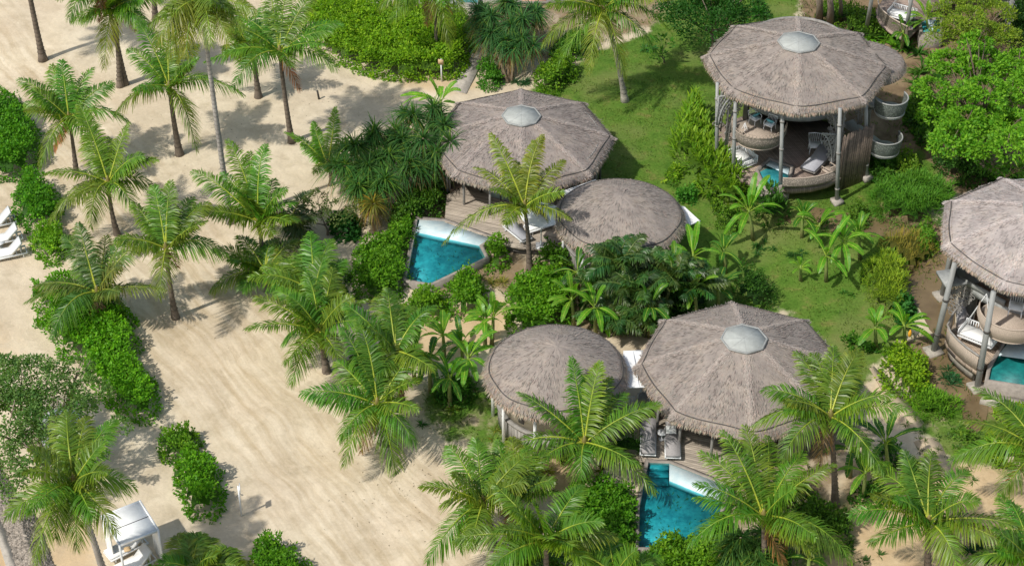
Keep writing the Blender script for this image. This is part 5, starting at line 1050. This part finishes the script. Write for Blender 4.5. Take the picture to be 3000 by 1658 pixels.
# ---- shrubs
S = [
 ('big bright hedge along the top of the sand, left of the stone path', [(870,-20),(920,130),(1010,165),(1090,195),(1190,215),(1260,200),(1345,205),(1385,140),(1400,60),(1330,20),(1150,15),(1050,-10)], dict(h=1.7, col=(0.116,0.26,0.0126), col2=(0.248,0.429,0.021))),
 ('dark rounded bush cut by the left edge, the largest one there', [(-60,250),(20,255),(75,300),(120,400),(100,480),(20,500),(-60,490)], dict(h=2.2, col=(0.0544,0.195,0.0126))),
 ('rounded bush at left, second below the edge bush, beside the loungers', [(45,530),(90,495),(150,520),(185,600),(150,650),(80,665),(38,600)], dict(h=1.9, col=(0.0544,0.195,0.0126))),
 ('smaller light green bush right of the white beach loungers', [(75,690),(110,655),(170,650),(200,700),(190,765),(120,765)], dict(h=1.2, col=(0.0932,0.247,0.0147))),
 ('long winding hedge down the left sand, from the dark palm to its tapering end', [(90,840),(150,800),(280,820),(370,890),(400,960),(410,1050),(470,1130),(462,1180),(430,1230),(400,1210),(330,1180),(270,1120),(240,1060),(170,1010),(120,930)], dict(h=1.6, col=(0.0776,0.234,0.0126), col2=(0.155,0.39,0.0158))),
 ('two lobed bush on the sand, upper small half with thin lower leaves', [(455,1290),(490,1250),(565,1250),(605,1290),(600,1350),(530,1370),(460,1330)], dict(h=1.1, col=(0.0776,0.208,0.0147))),
 ('rounded oval bush on the sand left of the white sign post', [(500,1350),(560,1305),(630,1345),(650,1400),(662,1450),(620,1500),(560,1510),(530,1450)], dict(h=1.5, col=(0.0698,0.221,0.0105))),
 ('rounded bush at the bottom edge right of the small palm shoots', [(725,1600),(760,1560),(810,1550),(850,1590),(900,1620),(925,1720),(730,1720)], dict(h=1.4, col=(0.0621,0.195,0.0105))),
 ('hedge of glossy leaves along the left wall of the triangular pool', [(1030,770),(1060,700),(1130,680),(1180,630),(1222,625),(1218,690),(1200,760),(1188,835),(1150,870),(1060,860),(1020,820)], dict(h=1.4, col=(0.0698,0.202,0.0126))),
 ('dark shrubs under the screw pines beside the shaded villa corner', [(1140,610),(1200,540),(1290,500),(1325,550),(1300,600),(1225,640),(1150,690)], dict(h=1.5, col=(0.0466,0.13,0.0126))),
 ('rounded shrub in front of the triangular pool tip', [(1300,830),(1350,780),(1410,790),(1435,850),(1420,900),(1360,920),(1310,880)], dict(h=1.5, col=(0.0776,0.221,0.0126))),
 ('low light hedge between the pool tip shrub and the centre palms', [(1180,870),(1240,840),(1300,850),(1320,910),(1250,935),(1180,920)], dict(h=1.2, col=(0.0932,0.234,0.0147))),
 ('small rounded bush at the right corner of the triangular pool', [(1410,720),(1440,695),(1490,700),(1500,740),(1480,780),(1430,780)], dict(h=1.3, col=(0.0932,0.247,0.0158))),
 ('broad hedge in front of the deck, right of the lone palm trunk', [(1490,820),(1540,790),(1640,780),(1690,830),(1670,900),(1650,950),(1570,975),(1490,950),(1478,880)], dict(h=1.8, col=(0.0776,0.221,0.0126))),
 ('dark leafed bush hiding the deck edge below the small round hut', [(1560,745),(1600,710),(1660,725),(1690,780),(1640,800),(1570,790)], dict(h=1.4, col=(0.0544,0.156,0.0126))),
 ('dark dense bush behind the front villa roof beside the lawn', [(2140,820),(2190,775),(2250,790),(2278,850),(2260,890),(2180,890)], dict(h=1.6, col=(0.0311,0.104,0.0126), leaf=.14)),
 ('tall gingery plants crowding the left posts of the central stilted villa', [(1995,330),(2030,270),(2070,300),(2085,400),(2150,450),(2180,500),(2200,580),(2130,600),(2050,520),(1995,450),(1960,400)], dict(h=1.9, col=(.13,.27,.02), leaf=.75, tuft=.6, aspect=.45, dens=42, lump=.7, cat='plants', name='ginger_plants')),
 ('dark broad leaf plants at the foot of the central stilted villa', [(2200,570),(2250,540),(2310,570),(2320,610),(2280,650),(2220,650)], dict(h=1.3, col=(0.0387,0.13,0.0158), leaf=.6, tuft=.7, aspect=.5, dens=40, cat='plants', name='broadleaf_plants')),
 ('mound of long green grassy leaves right of the central stilted villa', [(2545,560),(2600,520),(2700,510),(2790,530),(2800,600),(2720,640),(2640,645),(2570,610)], dict(h=1.4, col=(0.0698,0.208,0.0231), leaf=.6, tuft=1.0, aspect=.22, dens=150, lump=.8, cat='ornamental grass', name='grass_mound')),
 ('yellow green grassy hedge running beside the muddy pond', [(2530,760),(2580,730),(2640,760),(2670,830),(2670,890),(2640,920),(2570,900),(2530,840)], dict(h=1.1, col=(0.155,0.273,0.021), leaf=.5, tuft=1.0, aspect=.24, dens=130, lump=.7, cat='ornamental grass', name='grass_mound')),
 ('dark round leaved plants at the tip of the pondside grass', [(2620,880),(2650,860),(2680,880),(2680,930),(2640,950),(2620,920)], dict(h=.8, col=(0.0311,0.143,0.0315), leaf=.3)),
 ('bright hedge between the villa path and the muddy pond', [(2570,1040),(2620,990),(2690,1010),(2720,1080),(2740,1150),(2700,1190),(2640,1150),(2590,1100)], dict(h=1.3, col=(0.124,0.26,0.0147), col2=(0.265,0.429,0.021))),
 ('spiky grass clumps at the lower end of the pondside hedge', [(2640,1160),(2720,1130),(2800,1160),(2830,1180),(2780,1220),(2700,1225)], dict(h=.8, col=(0.0932,0.247,0.0158), leaf=.5, tuft=1.0, aspect=.24, dens=140, cat='ornamental grass', name='grass_mound')),
 ('rounded lime bush at the right edge beside the garden path', [(2890,1270),(2950,1230),(3010,1240),(3040,1320),(2990,1350),(2910,1340)], dict(h=1.3, col=(0.139,0.273,0.0158))),
 ('lime shrub overhanging the kerb at the right edge', [(2900,1190),(2960,1170),(3040,1190),(3040,1240),(2940,1230)], dict(h=.9, col=(0.139,0.26,0.021))),
 ('large dark hedge left of the front pool wall', [(1640,1430),(1720,1400),(1830,1410),(1862,1450),(1862,1560),(1870,1720),(1660,1720),(1650,1560)], dict(h=1.7, col=(0.0544,0.182,0.0105))),
 ('feathery hedge between the round hut palm and the loungers', [(1780,1290),(1830,1270),(1880,1290),(1880,1345),(1800,1345)], dict(h=1.2, col=(0.0387,0.13,0.0126), leaf=.4, tuft=.9, aspect=.2, dens=150)),
 ('leafy hedge hiding the lower edge of the front pool', [(1880,1600),(1960,1560),(2040,1570),(2090,1500),(2130,1490),(2140,1600),(2120,1720),(1870,1720)], dict(h=1.3, col=(0.0855,0.221,0.0137))),
 ('thicket of green stems between the two lower right palms', [(2330,1490),(2400,1450),(2440,1500),(2500,1520),(2490,1580),(2400,1600),(2340,1560)], dict(h=1.3, col=(0.0466,0.13,0.0147))),
 ('dark shrubs at the top right of the screw pines beside the lawn', [(1575,250),(1560,200),(1620,170),(1680,170),(1700,210),(1640,250),(1600,268)], dict(h=1.2, col=(0.0855,0.208,0.0147))),
 ('low dark bush at the foot of the screw pines by the stone path', [(1395,235),(1400,190),(1450,180),(1480,230),(1440,260)], dict(h=1.0, col=(0.0466,0.169,0.0147))),
 ('low green shrubs between the slatted screen and the grass mound', [(2545,440),(2620,450),(2640,520),(2570,540),(2540,500)], dict(h=.6, col=(.05,.15,.02))),
 ('shrubs on the shaded ground below the upper side balcony', [(2650,300),(2720,300),(2740,360),(2680,390),(2640,350)], dict(h=.8, col=(.05,.14,.02), leaf=.26)),
 ('small shrubs on the lower ochre ground beside the tall right palm', [(2480,1430),(2560,1400),(2620,1420),(2600,1480),(2500,1490)], dict(h=.7, col=(.05,.15,.02))),
 ('leafy ground cover between the side balconies and the bright tree', [(2660,250),(2720,240),(2770,300),(2760,420),(2700,430),(2660,350)], dict(h=.7, col=(.05,.15,.02), leaf=.22)),
 ('dark shrubbery filling the shade beyond the central tower roof', [(2380,30),(2420,0),(2560,20),(2640,110),(2560,120),(2480,90)], dict(h=.8, col=(0.0621,0.156,0.0147), dens=90)),
 ('small bright shrub at the far side of the lawn by the villa roof', [(1980,560),(2010,545),(2050,560),(2040,590),(1990,590)], dict(h=.5, col=(0.0466,0.182,0.021))),
 ('light bush on the lawn edge left of the tall ginger plants', [(1945,490),(1970,470),(2000,490),(2000,520),(1960,525)], dict(h=.9, col=(0.124,0.26,0.0158))),
 ('low dark hedge beside the banana plants and the front villa roof', [(2440,1000),(2480,975),(2560,990),(2580,1020),(2500,1030)], dict(h=.7, col=(0.0466,0.156,0.0147))),
 ('weedy reeds growing out of the brown pond margin', [(2560,700),(2620,680),(2720,680),(2750,720),(2720,780),(2660,790),(2600,740)], dict(h=.9, col=(0.201,0.208,0.042), leaf=.6, tuft=.5, aspect=.14, dens=60, cat='reeds', name='reed_bed')),
 ('green bush standing in the reeds beside the pond', [(2670,660),(2720,640),(2750,680),(2740,740),(2690,750)], dict(h=1.3, col=(0.0776,0.208,0.021))),
 ('dark shade plants behind the palm right of the front villa', [(2180,1640),(2250,1600),(2330,1600),(2360,1720),(2170,1720)], dict(h=.9, col=(0.0466,0.143,0.0158), leaf=.5, tuft=.8, aspect=.3, dens=80)),
 ('dark ground shrub between banana clumps right of the front villa', [(2560,1300),(2620,1280),(2660,1330),(2620,1380),(2560,1370)], dict(h=1.1, col=(0.0311,0.117,0.0158))),
 ('thick green shrubs under the side balconies of the central tower', [(2600,470),(2680,440),(2720,490),(2690,540),(2620,520)], dict(h=1.0, col=(.09,.2,.02))),
 ('mixed low shrubs between the banana group and the grass mound', [(2480,600),(2540,590),(2560,640),(2520,680),(2470,650)], dict(h=.7, col=(.07,.17,.02), leaf=.16)),
 ('low shrubs filling the bed left of the lime banana plant', [(2080,560),(2140,600),(2180,650),(2160,690),(2090,640)], dict(h=.6, col=(.08,.19,.02), leaf=.16)),
 ('dense green shrubs behind the left banana plants on the ochre sand', [(1270,1110),(1340,1090),(1400,1120),(1390,1180),(1300,1180)], dict(h=.9, col=(.04,.14,.015))),
 ('dark undergrowth inside the feather palm clump', [(1680,830),(1800,790),(1960,800),(2080,850),(2050,930),(1880,960),(1720,950)], dict(h=1.0, col=(.03,.10,.015))),
 ('dark glossy plants at the foot of the golden skirted screw pine', [(950,640),(1010,620),(1060,640),(1050,690),(980,700)], dict(h=.9, col=(.02,.10,.02), leaf=.3)),
 ('shrubs between the centre left palms and the pool hedge', [(900,800),(960,770),(1030,790),(1020,850),(940,860)], dict(h=1.0, col=(.05,.15,.016))),
 ('undergrowth between the centre palm trunks', [(1010,1040),(1080,1010),(1180,1050),(1190,1130),(1100,1140),(1020,1110)], dict(h=.8, col=(.045,.14,.016))),
 ('green undergrowth at the foot of the bushy centre left palms', [(800,780),(870,740),(940,760),(950,830),(880,850),(810,830)], dict(h=.8, col=(.045,.14,.016))),
 ('shrubs along the bottom edge between the two bottom palms', [(1480,1620),(1560,1600),(1640,1630),(1650,1720),(1470,1720)], dict(h=.9, col=(.05,.15,.016))),
 ('shrubs on the bank between garden path and right edge palm', [(2780,1240),(2840,1240),(2880,1290),(2840,1330),(2790,1300)], dict(h=.6, col=(.08,.19,.02), leaf=.16)),
 ('low planting under the palms right of the front pool', [(2240,1430),(2330,1400),(2400,1440),(2360,1500),(2260,1500)], dict(h=.9, col=(.06,.17,.016))),
 ('shrub bed along the pale wall at the top of the screw pines', [(1600,130),(1680,90),(1750,110),(1740,160),(1640,180)], dict(h=.9, col=(.05,.15,.02))),
]
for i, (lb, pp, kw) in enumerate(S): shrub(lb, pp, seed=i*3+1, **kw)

# ---- trees
_r = rs(14); _lb = [(x+_r.uniform(-18,18), y+_r.uniform(-15,15), _r.uniform(3.0,5.4), _r.uniform(1.0,1.75), _r.uniform(.8,1.35)) for x, y in [(2860,120),(2770,190),(2830,210),(2900,180),(2970,200),(2740,260),(2810,290),(2880,270),(2950,290),(3010,260),(2760,340),(2840,370),(2910,350),(2980,370),(2800,420),(2890,430),(2960,440),(3030,420)]]
tree('spreading bright green tree filling the upper right beside the stilted villa', (2860,470), _lb, (.085,.25,.016), .24, 185, 1, col2=(.24,.47,.035), trunk=.22, limbcol=(.13,.1,.07))
tree('yellow green fine leaved tree at the top edge above the bright spreading tree', (2860,170), [(2850,0,5.,1.5,1.2),(2780,30,4.6,1.3,1.1),(2920,50,4.6,1.4,1.2),(2800,90,4.,1.3,1.1),(2880,100,4.2,1.3,1.1),(2760,110,3.6,1.1,1.),(2840,60,5.5,1.3,1.1),(2940,110,4.2,1.2,1.),(2850,-60,5.,1.6,1.3),(2780,-40,5.,1.4,1.2)], (.12,.22,.02), .2, 150, 2, aspect=.34, col2=(.30,.40,.04), sparse=-.6)
shrub('dark shrubbery in the shade at the far right beyond the bright tree', [(2930,20),(2960,-20),(3080,-20),(3080,140),(2990,150),(2940,100)], h=1.2, col=(.02,.07,.012), dens=120, seed=91)
shrub('dark low foliage under the bright spreading tree', [(2720,430),(2820,460),(2940,500),(3060,520),(3060,580),(2900,560),(2760,500)], h=1.0, col=(.03,.10,.015), seed=92)
tree('dense dark round tree at the top centre beyond the lawn', (2090,150), [(2080,50,3.6,2.5,2.0),(2000,30,3.4,2.0,1.8),(2170,40,3.3,1.9,1.7),(2080,-40,4,2.2,1.8)], (.022,.095,.012), .19, 130, 3, trunk=.2)
tree('leaning grey green tree with small leathery leaves at the lower left', (120,1450), [(80,1130,4.2,2.0,1.5),(170,1200,4.0,1.7,1.3),(30,1230,4.0,1.9,1.5),(260,1150,3.7,1.1,.9),(-20,1120,4.3,1.9,1.5),(100,1330,3.4,1.5,1.2),(230,1080,3.6,.8,.7),(20,1400,3.0,1.3,1.0),(340,1250,3.0,.75,.55),(270,1310,3.0,.9,.7)], (.065,.155,.035), .17, 200, 4, sparse=.05, col2=(.2,.33,.1), trunk=.16, limbcol=(.26,.2,.16), name='leaning_tree')
tree('small leafy green tree at the lower right of the spreading one', (2960,560), [(2900,470,1.9,1.1,.9),(2960,500,2.0,1.0,.8),(2840,450,1.8,.7,.6)], (.05,.16,.015), .2, 130, 5)
tree('grey stemmed open shrub between the centre left palm and the screw pines', (960,690), [(930,590,2.0,1.0,.8),(990,620,1.8,1.0,.8),(900,640,1.6,.8,.6)], (.07,.12,.03), .16, 170, 6, sparse=.1, col2=(.16,.22,.07), trunk=.07)
for (x, y, h, lb) in ((2400,62,7.,'leftmost bare grey brown tree trunk above the central tower roof'), (2432,72,7.,'middle bare grey brown tree trunk above the central tower roof'), (2462,60,7.,'rightmost thin bare tree trunk above the central tower roof')):
    tree(lb, (x, y), [(x-5, -150, h, 1.7, 1.2)], (.04,.11,.02), .22, 60, x, trunk=.22 if x < 2440 else .13, limbcol=(.2,.16,.13), name='bare_trunk_tree', group='bare trunks at the top edge')
tree('leafy plant with broad shining leaves at the lawn edge under the big top palm', (1945,185), [(1940,130,1.4,.8,.8),(1925,160,1.,.5,.5)], (.05,.17,.02), .42, 34, 12, aspect=.4, trunk=.05, name='broadleaf_plant', cat='plant')

# ---- screw pines and strap leaf plants
pandanus('screw pine with shaggy rosettes, lower left of the pair beside the villa roof', (1080,640), [(1040,440,3.0),(1100,400,3.3),(1010,500,2.5),(1080,500,2.6),(1140,470,2.7),(1130,540,2.2),(1050,560,2.0),(1160,400,3.)], 1.5, 105, 1, group='screw pines by the villas')
pandanus('screw pine with shaggy rosettes overlapping the left side of the villa roof', (1240,560), [(1210,350,3.6),(1270,330,3.7),(1300,380,3.3),(1240,420,3.2),(1320,430,3.0),(1180,420,3.),(1280,460,2.7),(1200,490,2.6)], 1.45, 100, 2, col=(.05,.14,.035), group='screw pines by the villas')
pandanus('tall blue green screw pine with hanging golden skirts beside the stone path', (1490,240), [(1440,60,2.8),(1530,70,2.8),(1480,20,3.2),(1440,110,2.2),(1530,130,2.1),(1400,40,2.7),(1480,130,2.0),(1570,50,2.4)], 1.45, 100, 3, dead=.7, col=(.05,.15,.045), group='screw pines by the villas')
pandanus('screw pine clump with golden tipped leaves at the bottom edge', (2195,1700), [(2170,1590,1.9),(2240,1580,1.9),(2210,1630,1.4),(2150,1640,1.3)], 1.2, 95, 4, dead=.2, col=(.055,.14,.03), group='screw pines by the villas')
pandanus('small drooping yellow leaved screw pine below the shaggy pair', (1095,690), [(1095,610,1.7)], 1.1, 80, 5, dead=.9, col=(.16,.17,.03))
CL = [((1460,235),'grey green spiky plant at the foot of the path screw pine',dict(n=120,L=.8,heads=3,col=(.06,.12,.05))),
 ((1530,245),'blue green grassy plant behind the large villa roof ridge',dict(n=120,L=.7,heads=3,col=(.04,.12,.05))),
 ((1450,830),'pale yellow grassy tuft beside the pool tip shrub',dict(n=170,L=.75,W=.035,heads=4,col=(.25,.26,.06))),
 ((1327,1205),'bright star shaped rosette alone on the weedy sand',dict(n=60,L=.6,col=(.16,.24,.03))),
 ((1235,1245),'small dark green rosette near the hanging palm frond',dict(n=40,L=.5,col=(.05,.17,.03))),
 ((1355,1150),'low spiky plant on weedy sand above the star rosette',dict(n=60,L=.5,heads=2,col=(.07,.15,.03))),
 ((1470,1275),'yellow variegated plants at the corner post of the front round hut',dict(n=120,L=.55,heads=4,spread=.45,col=(.2,.24,.04))),
 ((1585,1290),'lime green plants at the foot of the front round hut',dict(n=90,L=.55,heads=3,spread=.4,col=(.12,.24,.03))),
 ((1600,1380),'yellow variegated rosettes before the round hut palm trunk',dict(n=160,L=.6,heads=5,spread=.55,col=(.22,.27,.04))),
 ((1650,1350),'lime rosettes just above the ochre patch by the round hut',dict(n=100,L=.5,heads=3,spread=.4,col=(.15,.24,.03))),
 ((1760,1375),'yellow leaved plant between the round hut palm and the front pool',dict(n=70,L=.55,heads=2,col=(.22,.27,.04))),
 ((2870,960),'lily pads floating on the muddy pond',None),
 ((2790,1110),'round dark green grassy tuft standing in the pond',dict(n=170,L=.75,heads=5,spread=.4,col=(.03,.11,.04))),
 ((1890,140),'dark strap leaf plant under the big top palm',dict(n=60,L=.8,heads=2,W=.12,col=(.04,.15,.03))),
 ((2220,40),'bright large leaf plant peeping beside the dark round tree',dict(n=30,L=1.2,heads=2,W=.3,col=(.06,.24,.02))),
 ((2590,130),'lime green fern below the far stilted villa deck',dict(n=60,L=1.5,heads=3,W=.16,spread=.5,col=(.12,.30,.02))),
 ((2660,160),'dark green upright leaves left of the yellow green tree',dict(n=70,L=1.3,heads=3,W=.14,spread=.5,col=(.05,.16,.02))),
 ((2490,120),'small lime plant behind the central tower roof',dict(n=40,L=.7,heads=2,W=.1,col=(.11,.26,.02))),
 ((2700,210),'tall dark leaves between the tower side roof and the bright tree',dict(n=130,L=1.4,heads=6,W=.12,spread=.8,col=(.06,.16,.02))),
 ((2690,300),'yellow green leaves beside the upper side balcony',dict(n=80,L=1.1,heads=4,W=.09,spread=.5,col=(.12,.22,.03))),
 ((2030,560),'low bright plants spilling onto the lawn under the ginger',dict(n=90,L=.6,heads=4,spread=.5,col=(.1,.22,.03))),
 ((2490,870),'small leafy plant at the lawn end by the banana clump',dict(n=50,L=.4,heads=2,col=(.08,.2,.03))),
 ((2240,730),'low weeds beside the banana stem on the lawn edge',dict(n=160,L=.5,heads=7,spread=.4,col=(.05,.15,.03))),
 ((2330,760),'dark weeds between the two banana groups',dict(n=160,L=.5,heads=7,spread=.4,col=(.04,.12,.025))),
 ((2420,660),'weedy green patch under the stilted villa front post',dict(n=160,L=.5,heads=7,spread=.4,col=(.07,.16,.03))),
 ((2530,660),'brownish weeds beside the pond near the grass mound',dict(n=160,L=.5,heads=8,spread=.3,col=(.12,.15,.04))),
 ((2750,1230),'low green weeds beside the garden path bend',dict(n=220,L=.45,heads=10,spread=.9,col=(.07,.16,.03))),
 ((2850,1330),'wispy grass beside the right edge palm frond',dict(n=220,L=.5,heads=9,spread=.9,W=.03,col=(.09,.16,.04))),
 ((2700,1290),'thin grass patch on the lower garden path edge',dict(n=220,L=.4,heads=9,spread=.8,W=.03,col=(.1,.15,.05))),
 ((2960,1600),'dark shiny broad leaf plant at the lower right behind the palm',dict(n=110,L=1.1,heads=4,W=.16,spread=.4,col=(.02,.10,.02))),
 ((2900,1640),'dark spiky plants at the bottom right under the palm fronds',dict(n=150,L=.9,heads=5,W=.07,spread=.5,col=(.02,.09,.03))),
 ((2100,1650),'green tufts at the bottom edge below the front pool',dict(n=140,L=.7,heads=4,spread=.5,col=(.09,.2,.03))),
 ((2560,1650),'green weeds at the bottom edge on ochre ground',dict(n=140,L=.5,heads=7,spread=.9,col=(.06,.14,.03))),
 ((1840,1640),'yellow green leaf tufts at the bottom edge left of the pool hedge',dict(n=90,L=.9,heads=3,col=(.14,.24,.03))),
 ((450,1668),'small lime plant at the right front post of the cabana',dict(n=40,L=.6,heads=2,W=.07,col=(.12,.26,.03))),
]
for i, (q, lb, kw) in enumerate(CL):
    if kw is None:
        mb = MB(); r = rs(2); B = g(2808,1100)
        for k_ in range(3):
            mb = MB(); c = B+V(r.uniform(-.5,.5), r.uniform(-.5,.5), .1); a = np.linspace(.2, 2*PI-.2, 10); R_ = r.uniform(.1,.2); mb.add([c]+[c+V(math.cos(s_)*R_, math.sin(s_)*R_, .012) for s_ in a], [tuple(range(11))], (.05,.2,.05)); tag(mb.build('lily_pad', 'leaf', loc=c), 'round green lily pad floating on the muddy pond', 'lily pad', 'lily pads on the muddy pond')
    else: clump(lb, q, seed=i, **kw)
AR = [((1700,900),(1760,790),'left of the feather palms below the small round hut'), ((1830,880),(1830,720),'topmost feather palm overlapping the small round hut roof'), ((1870,930),(1870,800),'central dark feather palm between the hut and front villa'), ((1930,900),(1960,760),'feather palm right of centre in the dark clump'), ((2000,900),(2040,790),'rightmost feather palm beside the banana plants'), ((1880,960),(1880,870),'lowest feather palm just above the front villa roof'), ((1790,960),(1810,880),'lower left feather palm in the dark clump')]
for i, (b, c, lb) in enumerate(AR): feather_palm(lb, (b[0], b[1]+22), (c[0], c[1]+48), 18, 2.0, i+1, (.03,.095,.022), group='dark feather palms below the round hut', lm=.7, droop=.8)
AR2 = [((1590,1700),(1580,1640),'small feathery palm at the bottom edge below the wide palm')]
for i, (b, c, lb) in enumerate(AR2): feather_palm(lb, b, c, 16, 1.6, 40+i, (.04,.13,.02))

# ---- banana plants
BN = [
 ('tall lime banana plant at the lawn edge below the central tower', (2207,705), (2194,622), [(2104,575),(2205,545),(2215,506),(2255,514),(2292,612),(2270,627),(2118,694),(2157,686),(2135,613)], 2.0),
 ('upper left banana plant of the group below the tower post', (2404,712), (2400,664), [(2333,630),(2472,626),(2358,672),(2440,640),(2370,700)], 1.8),
 ('lowest banana plant of the group on the lawn edge', (2421,826), (2421,752), [(2358,672),(2472,811),(2490,632),(2460,755),(2390,800)], 2.3),
 ('right hand banana plant of the group below the tower post', (2468,800), (2468,712), [(2514,655),(2543,693),(2522,746),(2476,794),(2440,680),(2430,770)], 2.0),
 ('small young banana plant left of the group on the lawn edge', (2347,822), (2345,788), [(2312,770),(2367,778),(2345,752),(2372,800)], .9),
 ('lime banana plant left of the flowering one above the bright hedge', (2569,1025), (2564,963), [(2552,904),(2510,1009),(2531,930),(2611,967),(2600,930),(2590,1000)], 1.5),
 ('lime banana plant with an orange flower above the bright hedge', (2655,1020), (2649,957), [(2708,921),(2720,935),(2737,1003),(2607,912),(2640,905),(2600,980)], 1.6),
 ('banana plant left of the dark feather palms below the deck', (1700,880), (1691,800), [(1700,718),(1603,815),(1758,761),(1770,822),(1640,840),(1650,760),(1730,850)], 2.0),
 ('banana plant just above the gap between the front roofs', (1745,985), (1742,902), [(1691,950),(1809,938),(1782,984),(1715,820),(1640,850),(1700,860),(1760,970)], 2.0),
 ('upright banana plant right of the feather palms near the lawn', (2040,850), (2030,755), [(2017,655),(2046,672),(2105,744),(2055,800),(1985,745),(2080,790),(1990,800)], 2.2),
 ('banana plant just behind the front villa roof beside the dark bush', (2105,905), (2103,850), [(2126,782),(2181,799),(2139,874),(2055,853),(2060,800)], 1.7),
 ('slim banana plant on the ochre sand left of the front round hut', (1421,1020), (1420,945), [(1358,946),(1400,875),(1464,887),(1470,945),(1380,985),(1440,990)], 1.7),
 ('banana plant left of the slim one with dark outspread leaves', (1358,1090), (1352,1010), [(1325,967),(1282,1035),(1392,971),(1400,1040),(1310,1060)], 1.6),
 ('banana plant touching the left eave of the front round hut', (1372,1140), (1372,1052), [(1350,1000),(1455,971),(1398,1112),(1358,1127),(1303,1085),(1430,1080),(1340,1110)], 2.0),
 ('dark banana plant behind the palm with hanging fronds', (1262,1150), (1260,1055), [(1274,988),(1286,1140),(1215,1030),(1310,1100),(1230,1120),(1300,1040)], 1.9),
 ('dark green banana plant between the two lower right palms', (2600,1400), (2595,1300), [(2628,1212),(2695,1256),(2485,1231),(2640,1340),(2540,1350),(2570,1230),(2650,1300)], 2.2),
 ('dark banana leaves left of the two lower right palms, under the tall palm', (2490,1400), (2495,1320), [(2455,1290),(2468,1391),(2540,1300),(2520,1380),(2470,1250)], 1.7),
 ('banana plant rising behind the screw pines at the villa roof', (1291,400), (1291,303), [(1291,249),(1173,282),(1350,270),(1345,308),(1230,300),(1175,310)], 2.2),
 ('dark banana plant at the bottom edge behind the right pool palm', (2370,1700), (2370,1640), [(2340,1580),(2420,1640),(2400,1600),(2310,1640)], 1.5),
]
for i, (lb, b, c, tips, L) in enumerate(BN): banana(lb, b, c, tips, L, 3, i, W=.42 if L > 1 else .25, col=(.05,.17,.022) if 'dark' in lb else (.13,.35,.024))
mb = MB(); c = g(2666,975,1.3); mb.tube([c+ZDIR*.2, c, c-ZDIR*.2, c-ZDIR*.3], [.03,.1,.08,.01], 8, (.75,.35,.02)); tag(mb.build('banana_flower', 'stone', loc=c), 'orange yellow banana flower hanging above the bright hedge', 'flower')
XB = [('banana plant deep between the left feather palms and the broad hedge', (1680,960), (1675,880), 1.8), ('banana plant behind the lowest feather palm', (1900,990), (1905,900), 1.9), ('banana plant between the feather palms and the upright one', (1975,900), (1975,810), 2.1),
 ('banana plant hugging the back of the front villa roof', (2040,930), (2035,850), 1.9), ('banana plant at the lawn side of the dark clump', (2125,800), (2120,740), 1.6), ('banana plant low on the ochre sand before the pool shrubs', (1300,1050), (1298,985), 1.5),
 ('banana plant at the back of the left roof group', (1440,1010), (1445,930), 1.8), ('banana plant in the shade between round hut and hanging frond palm', (1320,1190), (1318,1110), 1.8), ('banana plant left of the dark one near the centre palms', (1215,1120), (1212,1040), 1.8),
 ('banana plant behind the tall right palm trunk', (2530,1460), (2535,1385), 1.7), ('banana plant among weeds under the central tower', (2350,700), (2352,640), 1.5), ('banana plant at the pond side of the lawn group', (2520,760), (2515,690), 1.7),
 ('banana plant beside the far deck at the top right', (2720,120), (2715,60), 1.6), ('banana plant behind the side roof of the central tower', (2640,150), (2645,100), 1.5), ('banana plant at the right edge below the bright tree', (2990,560), (2985,500), 1.7)]
for i, (lb, b, c, L) in enumerate(XB): banana(lb, b, c, (), L, 9, 60+i, W=.42, col=[(.13,.31,.026),(.07,.22,.022),(.10,.27,.024)][i % 3])
# small litter on the sand
mb = MB(); r = rs(12)
for _ in range(420):
    q = [(650,900),(560,560),(1130,1500),(1290,1420),(700,330),(1000,330),(1180,1320)][r.randint(7)]; B = g(q[0]+r.normal(0,110), q[1]+r.normal(0,55), .0); s_ = r.uniform(.02,.06)
    z0 = float(relief(B[None, :2])[0])+.01; a = r.uniform(0,6.28); d_ = V(math.cos(a), math.sin(a), 0); e_ = V(-d_[1], d_[0], 0); mb.add([B+V(0,0,z0)-d_*s_, B+V(0,0,z0)+e_*s_*.4, B+V(0,0,z0+.02)+d_*s_*1.3, B+V(0,0,z0)-e_*s_*.4], [(0,1,2,3)], np.array((.14,.11,.06))*r.uniform(.5,1.3))
tag(mb.build('leaf_litter', 'stone'), 'scattered dry leaf litter on the sand under the palms', 'leaf litter', kind='stuff')
